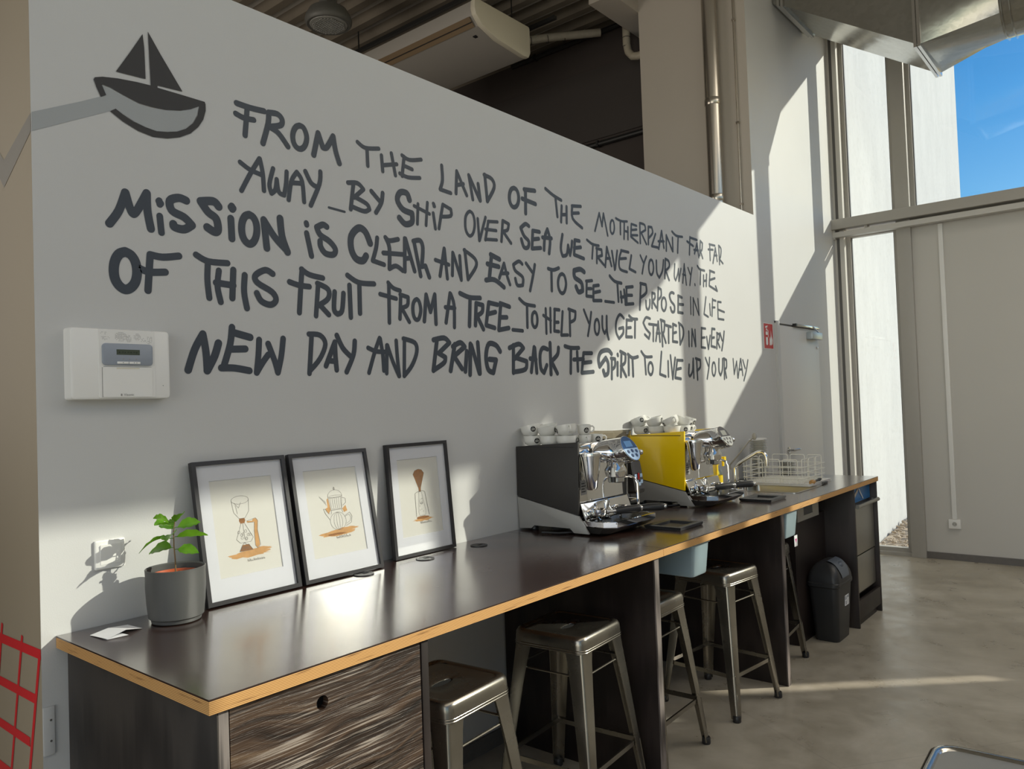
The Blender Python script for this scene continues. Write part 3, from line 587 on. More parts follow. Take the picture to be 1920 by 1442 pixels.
PIRIT 15:3631,1728 3623,1619|16:3623,1732 3664,1729 3661,1690 3630,1670|16:3693,1756 3695,1749|16:3689,1710 3684,1639|16:3734,1770 3718,1632|16:3722,1773 3776,1758 3767,1712 3722,1691|16:3728,1688 3773,1633|16:3809,1756 3803,1643|16:3802,1759 3851,1740 3910,1748|16:3850,1733 3850,1636
TO 14:3952,1780 3996,1751 4072,1752|14:3989,1743 3995,1648|14:4055,1717 4068,1712 4077,1698 4080,1680 4074,1662 4063,1649 4049,1644 4036,1651 4026,1664 4025,1682 4029,1700 4041,1714 4055,1717
LIVE 14:4191,1784 4161,1649 4232,1635|14:4269,1729 4266,1635|14:4302,1765 4320,1621|15:4361,1752 4320,1621|15:4383,1738 4460,1738|15:4386,1735 4351,1628 4427,1621|15:4370,1680 4432,1688
UP 15:4545,1712 4535,1652 4555,1641 4590,1675 4601,1735|15:4605,1751 4603,1629|15:4652,1752 4656,1618|15:4639,1755 4705,1745 4700,1699 4651,1675
YOUR 13:4783,1762 4821,1709|13:4844,1764 4829,1701 4796,1623|13:4907,1734 4919,1728 4926,1710 4930,1687 4922,1665 4911,1648 4898,1643 4885,1650 4877,1667 4876,1690 4882,1712 4892,1729 4907,1734|14:4988,1759 4980,1679 5004,1647 5036,1688 5047,1761|14:5071,1761 5063,1623|14:5066,1765 5108,1754 5103,1705 5070,1688|14:5077,1688 5096,1632
WAY 12:5219,1765 5228,1657 5277,1749 5285,1632|13:5345,1767 5291,1632|13:5351,1768 5374,1650|13:5311,1691 5368,1692|13:5385,1760 5420,1701|13:5475,1762 5439,1684 5390,1612
"""
yy = -.0012
for line in LETTERING.strip().split('\n'):
    nm, data = line.split(' ', 1); mb = MB()
    for j, s in enumerate(data.split('|')):
        wd, pts = s.split(':'); yy = -.0008
        stroke(mb, [tuple(map(int, q.split(','))) for q in pts.split(' ')], int(wd)/1000*1.3, yy)
    me_ = bpy.data.meshes.new('painted_word'); me_.from_pydata([tuple(v) for v in mb.v], [], mb.f); me_.materials.append(PAINT)
    for p_ in me_.polygons:
        if p_.normal.y > 0: p_.flip()
    o = obj('painted_word', me_, None, wb)
FILL = [(960,2463),(982,2460),(1020,2449),(1066,2436),(1103,2435),(1147,2438),(1192,2448),(1228,2463),(1256,2481),(1249,2450),(1234,2421),(1211,2398),(1182,2382),(1151,2373),(1118,2367),(1083,2371),(1049,2380),(1018,2393),(998,2403),(982,2392),(900,2348),(777,2282),(777,2334),(901,2397),(972,2436)]
SL = [(1082,2654),(1086,2613),(1088,2518),(1001,2514),(1043,2585)]
HU = [(1098,2667),(1135,2610),(1203,2513),(1124,2509),(1124,2502),(1197,2502),(1276,2501),(1279,2494),(1279,2473),(1270,2442),(1253,2414),(1226,2386),(1190,2365),(1151,2352),(1107,2346),(1062,2353),(1018,2370),(982,2391),(998,2403),(1018,2391),(1049,2378),(1083,2370),(1118,2366),(1151,2372),(1182,2381),(1211,2397),(1235,2421),(1251,2451),(1257,2482),(1228,2464),(1193,2450),(1147,2440),(1103,2437),(1066,2438),(1020,2450),(982,2462),(960,2464),(972,2436),(957,2426),(945,2452),(938,2472),(942,2479),(963,2487),(1005,2495),(1062,2501),(1103,2503)]
def flatpoly(pts, y):
    from mathutils.geometry import tessellate_polygon
    P3 = [Vector((a/1000, b/1000, 0)) for a, b in pts]
    return MB().add([(p.x, y, p.y) for p in P3], [tuple(t) for t in tessellate_polygon([P3])])
obj('painted_stripe', flatpoly(FILL, -.0010), LOGOG, wb, 'light grey painted stripe filling the boat hull', smooth=False)
lg = MB(); 
for P_ in (SL, HU):
    q = flatpoly(P_, -.0022); lg.add(q.v, q.f)
obj('sailboat_logo', lg, LOGOB, wb, 'black painted sailing boat emblem', smooth=False)
def leftpoly(pts, x): return MB().flat([(x, a, b) for a, b in pts])
pe = bpy.data.objects['partition_end']
st = MB().flat([(.7740, 0, 2.331), (.7740, 0, 2.281), (.7740, .215, 2.172), (.7740, .34, 2.30), (.7740, .34, 2.36), (.7740, .211, 2.251)])
obj('painted_stripe', st, mat('stripe_grey_shaded', (.24, .225, .20), .6), wb, smooth=False)  # stripe paint darkened, the shade of the wall end put into it
rt_ = MB()
def rline(a, b, wd):
    a = Vector(a); b = Vector(b); d = (b-a).normalized(); n_ = Vector((-d.y, d.x))*wd/2
    x_ = .7738-.00004*(len(rt_.f)); rt_.flat([(x_, *(a+n_)), (x_, *(b+n_)), (x_, *(b-n_)), (x_, *(a-n_))])
rl = [((.0, .876), (.75, .862), .027), ((.04, .750), (.75, .738), .026), ((.09, .624), (.75, .622), .026), ((.13, .50), (.75, .50), .026), ((.17, .37), (.75, .37), .026),
      ((.008, .876), (.20, .15), .016), ((.135, .905), (.36, .05), .014), ((.295, .915), (.50, .05), .014), ((.45, .915), (.64, .05), .014), ((.6, .9), (.74, .2), .014)]
for k, (a, b, wd) in enumerate(rl): rline(a, b, wd)
obj('red_tape_net', rt_, RED, wb, 'net of red tape stuck on the wall end', smooth=False)
# screwed cover plate beside the worktop
cp = thing('cover_plate', 'white painted cover plate low on the wall beside the cabinet side', 'plate', (.789, 0, .67))
obj('plate', B(-.014, .014, -.006, 0, -.062, .065).mesh('plate', WHITE, bevel=.002), None, cp)
for z in (.03, -.025): obj('screw', MB().cyl((.004, -.0075, z), .003, .002, 8, (0, 1, 0)), CHROMER, cp)
# small painted drips/marks are left to the paint itself

# ================================================================ WORKTOP AND UNDERCOUNTER
def worktop(x0, x1, label, cut=None):
    t = thing('worktop', label, 'worktop', ((x0+x1)/2, -.4, HC)); cx = (x0+x1)/2
    if cut:
        m_ = MB(); a, b, c, d = cut
        for q in ((x0, a, -.80, -.002), (b, x1, -.80, -.002), (a, b, -.80, c), (a, b, d, -.002)): m_.box(q[0]-cx, q[1]-cx, q[2]+.4, q[3]+.4, -.004, 0)
        obj('top_surface', m_, TOPM, t)
        m_ = MB()
        for q in ((x0, a, -.80, -.002), (b, x1, -.80, -.002), (a, b, -.80, c), (a, b, d, -.002)): m_.box(q[0]-cx, q[1]-cx, q[2]+.4, q[3]+.4, -.032, -.004)
        obj('plywood_core', m_, PLY, t)
    else:
        obj('top_surface', B(x0-cx, x1-cx, -.40, .398, -.004, 0), TOPM, t)
        obj('plywood_core', B(x0-cx, x1-cx, -.40, .398, -.032, -.004), PLY, t)
    return t
worktop(.811, 2.690, 'long dark brown plywood worktop holding the framed drawings')
SX0, SX1, SY0, SY1 = 4.55, 4.97, -.655, -.22
worktop(2.692, 5.69, 'dark brown plywood worktop holding the espresso machines and sink', (SX0+.012, SX1-.012, SY0+.012, SY1-.012))
for x, y, lb in ((1.757, -.131, 'black cable grommet in the worktop, beside the second framed drawing'), (2.063, -.122, 'black cable grommet in the worktop right below the third framed drawing'), (2.375, -.116, 'black cable grommet in the worktop, nearest the black espresso machine')):
    g = thing('cable_grommet', lb, 'grommet', (x, y, HC), group='cable grommets')
    obj('ring', MB().lathe([(.036, .0003), (.036, .003), (.028, .0035), (.027, .0003)], n=28, cap=False), BLACKP, g)
    obj('cap', MB().cyl((0, 0, .0003), .0268, .0022, 24), BLACKP, g)
    obj('cable_slot', B(-.004, .02, -.006, .006, .0026, .0030), mat('slot_dark', (.004, .004, .004), .9), g)

# drawer cabinet at the left end
cb = thing('drawer_cabinet', 'dark brushed wood drawer cabinet under the left end of the worktop', 'cabinet', (1.12, -.78, 0))
def cbx(n, x0, x1, y0, y1, z0, z1, m_, bev=.0015, lb=None): return obj(n, B(x0-1.12, x1-1.12, y0+.78, y1+.78, z0, z1).mesh(n, m_, bevel=bev), None, cb, lb)
cbx('side_panel', .838, .8415, -.780, -.004, 0.0, .883, SIDEW)
cbx('side_panel', .8415, .865, -.780, -.004, 0.0, .883, EDGEW)
cbx('side_panel', 1.418, 1.4425, -.780, -.004, 0.0, .883, PANW)
cbx('back_panel', .867, 1.416, -.04, -.02, 0.05, .88, PANW)
cbx('plinth', .867, 1.416, -.70, -.68, 0, .07, PANW)
obj('carcass_floor', B(.867-1.12, 1.416-1.12, 0.02, .74, .07, .09), PANW, cb)
def drawer(z0, z1):
    # front board with a round finger hole
    X0, X1 = .868-1.12, 1.414-1.12; hx, hz, hr = -.018, z1-.062, .0165
    bm = bmesh.new(); n = 24
    outer = []
    for k in range(n):
        t = 2*math.pi*k/n; c_, s_ = math.cos(t), math.sin(t)
        tx = (X1-hx)/c_ if c_ > 1e-6 else ((X0-hx)/c_ if c_ < -1e-6 else 1e9)
        tz = (z1-hz)/s_ if s_ > 1e-6 else ((z0-hz)/s_ if s_ < -1e-6 else 1e9)
        q = min(tx, tz); outer.append((hx+c_*q, hz+s_*q))
    ang = sorted([(math.atan2(b-hz, a-hx) % (2*math.pi), (a, b)) for a, b in outer+[(X0, z0), (X1, z0), (X1, z1), (X0, z1)]])
    outer = [p for _, p in ang]; inner = [(hx+hr*math.cos(a), hz+hr*math.sin(a)) for a, _ in ang]
    m_ = MB(); N = len(outer)
    r0_ = [(p[0], .002, p[1]) for p in outer]; r1 = [(p[0], .002, p[1]) for p in inner]; r2 = [(p[0], .022, p[1]) for p in inner]; r3 = [(p[0], .022, p[1]) for p in outer]
    m_.loft([r0_, r1, r2, r3], closed=True)
    d = obj('drawer', m_, DRAWW, cb, smooth=False)
    obj('finger_hole', MB().cyl((hx, .021, hz), hr+.001, .002, 20, (0, 1, 0)), mat('hole_dark', (.003, .003, .003), 1), d)
for z0, z1 in ((.625, .878), (.35, .621), (.078, .346)): drawer(z0, z1)
# upright support panels
def support(x, y0, z1, label, rx=.032):
    t = thing('support_panel', label, 'panel', (x, -.4, 0))
    obj('board', B(0, rx, -.378, -y0+.0, 0, z1), PANW, t)
    obj('edge_band', B(-.0006, rx+.0006, -.384, -.378, 0, z1), EDGEW, t)
support(2.645, -.39, .884, 'dark wooden upright panel under the joint between the two worktops')
support(3.955, -.39, .884, 'dark wooden upright panel under the worktop beside the farther blue plastic box')
# recessed front and sink housing
fp = thing('front_panel', 'dark recessed front panel under the sink, behind the swing bin', 'panel', (4.9, -.60, 0))
obj('board', B(-.25, .265, 0, .02, 0, .735), PANW, fp)
obj('end_board', B(-.272, -.252, -.0, .58, 0, .735), PANW, fp)
ub = thing('sink_bracket', 'grey metal bracket plate with dark window under the worktop by the bin', 'bracket', (4.66, -.668, .82))
m_ = MB().box(-.18, .18, -.008, 0, -.062, -.034).box(-.18, .18, -.008, 0, .020, .064).box(-.18, -.078, -.008, 0, -.034, .020).box(.076, .18, -.008, 0, -.034, .020)
obj('plate', m_, mat('bracket_grey', (.36, .34, .29), .5, .2), ub)
obj('switch_block', B(-.077, .075, -.005, -.001, -.033, .019), BLACKP, ub)
# dishwasher in its cabinet
dc = thing('appliance_cabinet', 'dark wooden cabinet at the far end of the worktop housing the dishwasher', 'cabinet', (5.44, -.79, 0))
def dcx(n, x0, x1, y0, y1, z0, z1, m_=None, lb=None): return obj(n, B(x0-5.44, x1-5.44, y0+.79, y1+.79, z0, z1).mesh(n, m_ or PANW, bevel=.0015), None, dc, lb)
dcx('side_panel', 5.166, 5.186, -.79, -.01, 0, .884); dcx('side_panel', 5.668, 5.688, -.79, -.01, 0.0, .884)
dcx('base_drawer', 5.188, 5.666, -.788, -.766, .052, .168); dcx('plinth', 5.188, 5.64, -.765, -.745, 0, .05)
dcx('shelf', 5.188, 5.666, -.74, -.02, .17, .188); dcx('back_panel', 5.188, 5.666, -.03, -.012, .19, .88)
dw = thing('dishwasher', 'undercounter dishwasher with grey steel door and bar handle, under the worktop end', 'dishwasher', (5.43, -.77, .19))
def dwx(n, x0, x1, y0, y1, z0, z1, m_, bev=.003, par=None, lb=None): return obj(n, B(x0-5.43, x1-5.43, y0+.77, y1+.77, z0-.19, z1-.19).mesh(n, m_, bevel=bev), None, par or dw, lb)
dwx('body', 5.20, 5.655, -.74, -.06, .192, .87, mat('dw_body', (.05, .05, .05), .5))
dwx('lower_panel', 5.20, 5.655, -.765, -.742, .20, .435, DWF)
dr = dwx('door', 5.20, 5.655, -.770, -.742, .445, .752, DWF)
obj('door_handle', MB().tube([(-.235, -.030, .575), (.235, -.030, .575)], .013, 14), DWF, dw)
for x in (-.2, .2): obj('handle_bracket', B(x-.008, x+.008, -.03, .0, .565, .585), DWF, dw)
dwx('control_panel', 5.20, 5.655, -.752, -.742, .775, .872, BLUEP, .002, None, 'blue control panel')
mm = MB().box(-.07, .07, -.003, 0, -.010, .010).xf(T(-.12, .017, .635) @ RY(-.45)); obj('printed_stripe', mm, mat('panel_sticker', (.5, .42, .32), .4), dw)
mm = MB().box(-.055, .055, -.003, 0, -.004, .004).xf(T(.0, .014, .635) @ RY(.7)); obj('printed_stripe', mm, mat('panel_white', (.7, .7, .7), .4), dw)

# ---- sink, tap, rack
sk = thing('sink', 'stainless steel sink set in the worktop in front of the dish rack', 'sink', (4.76, -.44, HC))
sx, sy = .21, .2175
rim = MB().loft([[(a, b, .0004) for a, b in rrect(-sx, sx, -sy, sy, .03)], [(a, b, .003) for a, b in rrect(-sx, sx, -sy, sy, .03)],
                 [(a, b, .003) for a, b in rrect(-sx+.014, sx-.014, -sy+.014, sy-.014, .03)], [(a, b, -.16) for a, b in rrect(-sx+.03, sx-.03, -sy+.03, sy-.03, .04)]], cap=False)
rim.flat([(a, b, -.16) for a, b in rrect(-sx+.03, sx-.03, -sy+.03, sy-.03, .04)])
obj('basin', rim, STEELT, sk)
obj('drain', MB().lathe([(.0, -.1595), (.035, -.1595), (.035, -.157), (.02, -.158)], n=20), CHROME, sk)
tp = thing('sink_tap', 'chrome swan neck tap with long elbow lever behind the sink', 'tap', (4.85, -.145, HC))
obj('base', MB().lathe([(.028, 0), (.028, .012), (.022, .02), (.022, .10), (.018, .115)], n=20), CHROME, tp)
sp = [(0, 0, .10), (0, -.006, .122), (0, -.03, .140), (0, -.09, .178), (0, -.15, .212), (0, -.172, .219), (0, -.195, .214), (0, -.211, .195), (0, -.216, .170), (0, -.216, .145)]
obj('spout', MB().tube(sp, .0125, 14), CHROME, tp)
obj('aerator', MB().cyl((0, -.216, .130), .0135, .016, 14), CHROMER, tp)
obj('lever', MB().tube([(0, .03, .10), (0, .035, .13), (0, -.02, .19), (0, -.105, .288)], [.007, .006, .0048, .0045], 10), SATIN, tp)
obj('lever_paddle', MB().ell((0, -.140, .318), .006, .016, .024, 14, 8).xf(T(0, 0, 0)), SATIN, tp)
obj('lever_arm', MB().tube([(0, -.105, .288), (0, -.135, .312)], [.0045, .006], 8), SATIN, tp)
rk = thing('dish_rack', 'white coated wire dish rack standing on the worktop behind the sink', 'rack', (5.115, -.37, HC))
X0, X1, Y0, Y1 = -.225, .225, -.19, .19
def ring(z, o=0): return [(a, b, z) for a, b in rrect(X0-o, X1+o, Y0-o, Y1+o, .02, 3)]
for z in (.048, .083, .118): obj('ring_wire', MB().tube(ring(z, .004), .0028, 6, closed=True, cap=False), WIRE, rk)
bw = MB()
for k in range(12):
    x = X0+.02+k*(X1-X0-.04)/11; bw.tube([(x, Y0, .022), (x, Y1, .022)], .0016, 5)
for k in range(8):
    y = Y0+.02+k*(Y1-Y0-.04)/7; bw.tube([(X0, y, .019), (X1, y, .019)], .0016, 5)
obj('base_grid', bw, WIRE, rk)
def loop(p, q, z=.168):
    p = Vector(p); q = Vector(q); d = (q-p).normalized()*.012
    pts = [(p.x, p.y, .02), (p.x, p.y, z-.012), (*(p+d*.3).xy, z-.003), (*(p+d).xy, z), (*(q-d).xy, z), (*(q-d*.3).xy, z-.003), (q.x, q.y, z-.012), (q.x, q.y, .02)]
    obj('loop_wire', MB().tube(pts, .0026, 6), WIRE, rk)
for x, in ((X0,), (X1,)):
    for y0, y1 in ((-.17, -.075), (-.058, .04), (.057, .165)): loop((x, y0, 0), (x, y1, 0))
for y, in ((Y0,), (Y1,)):
    for x0, x1 in ((-.205, -.10), (-.08, .03), (.05, .16)): loop((x0, y, 0), (x1, y, 0))
dm = thing('drip_mat', 'white perforated plastic drainer tray under the wire dish rack', 'tray', (5.115, -.37, HC))
mt = MB().box(-.21, .21, -.235, .17, .001, .006)
mt.loft([[(a, b, .006) for a, b in rrect(-.21, .21, -.235, .17, .02)], [(a, b, .015) for a, b in rrect(-.213, .213, -.238, .173, .02)], [(a, b, .015) for a, b in rrect(-.205, .205, -.23, .165, .02)], [(a, b, .006) for a, b in rrect(-.203, .203, -.228, .163, .02)]], cap=False)
obj('tray', mt, WPLA, dm)
hb = MB()
for i in range(17):
    for j in range(15): hb.box(-.19+i*.0235-.004, -.19+i*.0235+.004, -.21+j*.025-.004, -.21+j*.025+.004, .006, .0095)
h = obj('raised_dots', hb, WPLA, dm); h['kind'] = 'stuff'
br = thing('dish_brush', 'wooden dish brush with black bristle end lying beside the sink corner', 'brush', (5.06, -.585, HC), R(6))
obj('brush_handle', MB().lathe([(.010, 0), (.017, .01), (.016, .05), (.009, .09)], (-.09, 0, .018), 14, (1, 0, 0)), WOODH, br)
obj('brush_shaft', MB().lathe([(.007, 0), (.007, .10), (.011, .12), (.009, .16)], (0, 0, .018), 12, (1, 0, 0)), BLACKP, br)
kn = thing('paring_knife', 'small black handled knife lying in front of the dish brush', 'knife', (5.06, -.635, HC), R(4))
obj('knife_handle', MB().prism(rrect(0, .10, -.008, .008, .006), 'z', .001, .013).mesh('knife_handle', BLACKP, bevel=.002), None, kn)
obj('blade', MB().prism([(-.09, -.002), (0, -.008), (0, .007), (-.02, .007)], 'z', .005, .0065), CHROMER, kn)
# bottles and small things behind the yellow machine
def bottle(loc, label, mb_m, cap_m, h, r_, lab=None):
    t = thing('bottle', label, 'bottle', loc)
    obj('body', MB().lathe([(r_*.9, 0), (r_, .006), (r_, h*.62), (r_*.8, h*.74), (r_*.35, h*.82), (r_*.35, h*.86)], n=20), mb_m, t)
    if lab: obj('label_band', MB().lathe([(r_+.0006, h*.15), (r_+.0006, h*.55)], n=20, cap=False), lab, t)
    obj('cap', MB().lathe([(r_*.45, h*.86), (r_*.45, h), (r_*.2, h*1.02)], n=14), cap_m, t); return t
bt = bottle((4.39, -.235, HC), 'clear spray bottle with yellow trigger behind the yellow espresso machine', CLEARP, YELP, .20, .032, YELP)
obj('trigger', MB().box(-.012, .012, -.055, .015, .200, .222).box(-.006, .006, -.045, -.035, .165, .2), YELP, bt)
bottle((4.50, -.165, HC), 'yellow cleaner bottle standing left of the sink tap', YELP, BLUEP, .175, .03, PAPER)
bottle((4.58, -.125, HC), 'clear bottle with pale green cap next to the sink tap', CLEARP, GREENP, .115, .028)
def tin(loc, label, r_, h):
    t = thing('steel_tin', label, 'tin', loc, group='small steel tins')
    obj('body', MB().lathe([(r_, 0), (r_, h), (r_*.94, h), (r_*.94, .004)], n=22, cap=False).lathe([(0.0005, .003), (r_*.95, .003)], n=22), CHROME, t)
    obj('rim', MB().lathe([(r_, h-.003), (r_+.0025, h), (r_*.94, h+.001)], n=22, cap=False), CHROME, t); return t
tin((4.455, -.30, HC), 'small chrome tin right of the yellow machine, nearer the wall', .028, .060)
tin((4.52, -.335, HC), 'small chrome tin right of the yellow machine, nearer the sink', .030, .070)

# ================================================================ STOOLS
def leg_mesh(i):
    # pressed steel leg: V-section tapering from the seat corner to the foot
    sx_, sy_ = ((1, 1), (-1, 1), (-1, -1), (1, -1))[i]
    rings = []
    for z, off, wd in ((.632, .143, .076), (.60, .146, .070), (.56, .150, .064), (.45, .1625, .056), (.30, .179, .048), (.18, .192, .042), (.06, .2045, .036), (.012, .209, .033)):
        o_ = off; t_ = .0035
        pts = [(o_, o_-wd), (o_+.001, o_-.010), (o_-.002, o_-.002), (o_-.010, o_+.001), (o_-wd, o_), (o_-wd, o_-t_), (o_-.011, o_-t_*1.1), (o_-t_*1.1, o_-.011), (o_-t_, o_-wd)]
        rings.append([(sx_*a, sy_*b, z) for a, b in pts])
    return MB().loft(rings).mesh('leg', STOOL, ang=50)
def make_stool(label):
    t = thing('metal_stool', label, 'stool', (0, 0, 0), group='gunmetal stools')
    s = .15
    def sq(h, z, r_=.035): return [(a, b, z) for a, b in rrect(-h, h, -h, h, r_, 5)]
    seat = MB().loft([sq(.154, .600), sq(.153, .628), sq(.1515, .646), sq(.147, .656), sq(.140, .6600), sq(.131, .6585), sq(.126, .6548, .028)], cap=False)
    seat.loft([sq(.1515, .600), sq(.1505, .640), sq(.14, .650)], cap=False)
    # dished top with a slot shaped hand hole
    hole = [(.045*math.cos(2*math.pi*k/24), .0165*math.sin(2*math.pi*k/24)) for k in range(24)]
    outer = []
    for k in range(24):
        c_, s_ = math.cos(2*math.pi*k/24), math.sin(2*math.pi*k/24); q = .1255/max(abs(c_), abs(s_)); outer.append((c_*q*(.96 if k % 6 == 3 else 1), s_*q*(.96 if k % 6 == 3 else 1)))
    seat.loft([[(a, b, .6545) for a, b in outer], [(a*.6+c*.4, b*.6+d*.4, .6515) for (a, b), (c, d) in zip(outer, hole)], [(a*1.12, b*1.3, .650) for a, b in hole], [(a, b, .647) for a, b in hole], [(a*.97, b*.95, .643) for a, b in hole]], cap=False)
    obj('seat', seat.mesh('seat', STOOL, ang=45), None, t)
    obj('hand_hole_shade', MB().flat([(a*.99, b*.99, .6455) for a, b in hole]), mat('slot_dark2', (.004, .004, .004), 1), t)  # black sheet stands in for the shade inside the hole
    bd = MB()
    for h, z in ((.1548, .604), (.1548, .612)): bd.loft([sq(h, z-.0015), sq(h+.0008, z), sq(h, z+.0015)], cap=False)
    obj('seat_band', bd, STOOL, t)
    for i in range(4):
        l = obj('leg', leg_mesh(i), None, t); sx_, sy_ = ((1, 1), (-1, 1), (-1, -1), (1, -1))[i]
        # long pressed groove near the foot
        gp = MB(); dg = Vector((sx_, sy_, 0)).normalized(); sd = Vector((-sy_, sx_, 0)).normalized(); pth = []
        for k in range(20):
            a_ = 2*math.pi*k/20; z = .135+.070*math.sin(a_); z = max(.068, min(.202, z*1.0+.012*math.sin(a_))); o_ = .2045-(z-.06)*.104
            pth.append(dg*((o_-.0045)*1.4142+.0006)+sd*.0072*max(-1, min(1, 1.6*math.cos(a_)))+Vector((0, 0, z)))
        gp.tube(pth, .0014, 6, closed=True, cap=False)
        obj('pressed_groove', gp, STOOL, l)
        obj('foot_cap', MB().lathe([(.017, 0), (.019, .004), (.0185, .026), (.016, .030)], (sx_*.1985, sy_*.1985, 0), 14), BLACKP, l)
    for z, o_, r_ in ((.195, .181, .0065), (.52, .146, .0042)):
        for k in range(4):
            c0 = [(1, 1), (-1, 1), (-1, -1), (1, -1)][k]; c1 = [(-1, 1), (-1, -1), (1, -1), (1, 1)][k]
            a = Vector((c0[0]*o_, c0[1]*o_, z)); b = Vector((c1[0]*o_, c1[1]*o_, z)); d = (b-a).normalized()
            if z < .3:
                m_ = MB(); nrm_ = Vector((c0[0]+c1[0], c0[1]+c1[1], 0)).normalized()
                up = Vector((0, 0, 1)); rg = [[p+nrm_*x+up*y for x, y in ((-.004, -.009), (.004, -.009), (.004, .009), (-.004, .009))] for p in (a-d*.0, b)]
                obj('footrest', m_.loft(rg), STOOL, t)
            else: obj('cross_brace', MB().tube([a, b], r_, 8), STOOL, t)
    return t
s0 = make_stool('metal bar stool half hidden right beside the drawer cabinet')
s0.location = (1.69, -.575, 0); s0.rotation_euler.z = R(4)
for x, y, a, lb in ((2.395, -.545, 4, 'gunmetal bar stool seen whole, standing left of the first upright panel'),
                    (2.905, -.545, 2, 'metal bar stool just right of the first upright panel, mostly hidden by it'),
                    (3.612, -.575, -6, 'gunmetal bar stool beside the second upright panel, its whole side showing'),
                    (4.236, -.520, 6, 'metal bar stool behind the second upright panel, only its thin legs showing')):
    dup(s0, (x, y, 0), (0, 0, R(a)), lb)
# the corner of a chrome chair seat in the foreground
ch = thing('metal_chair', 'shiny metal chair seat corner at the lower right edge of the photo', 'chair', (1.875, -2.07, 0), R(2))
def sq2(h, z, r_=.045): return [(a, b, z) for a, b in rrect(-h, h, -h, h, r_, 6)]
STEELC = mat('chair_polished_steel', (.42, .41, .38), .14, 1.0)
st = MB().loft([sq2(.212, .60), sq2(.212, .63), sq2(.208, .648), sq2(.198, .656), sq2(.190, .6545), sq2(.184, .650)], cap=False)
obj('seat_rim', st.mesh('seat_rim', STEELC, ang=50), None, ch)
obj('seat', MB().loft([sq2(.184, .650), sq2(.176, .644), sq2(.12, .641)]).mesh('seat', mat('chair_satin_steel', (.36, .345, .31), .42, .7), ang=50), None, ch)
for i, (a, b) in enumerate(((1, 1), (-1, 1), (-1, -1), (1, -1))):
    obj('leg', MB().loft([[(a*(o_+dx), b*(o_+dy), z) for dx, dy in ((0, -wd), (0, 0), (-wd, 0), (-wd, -.004), (-.004, -.004), (-.004, -wd))] for z, o_, wd in ((.63, .205, .06), (.3, .235, .04), (.0, .26, .026))]), STEELC, ch)

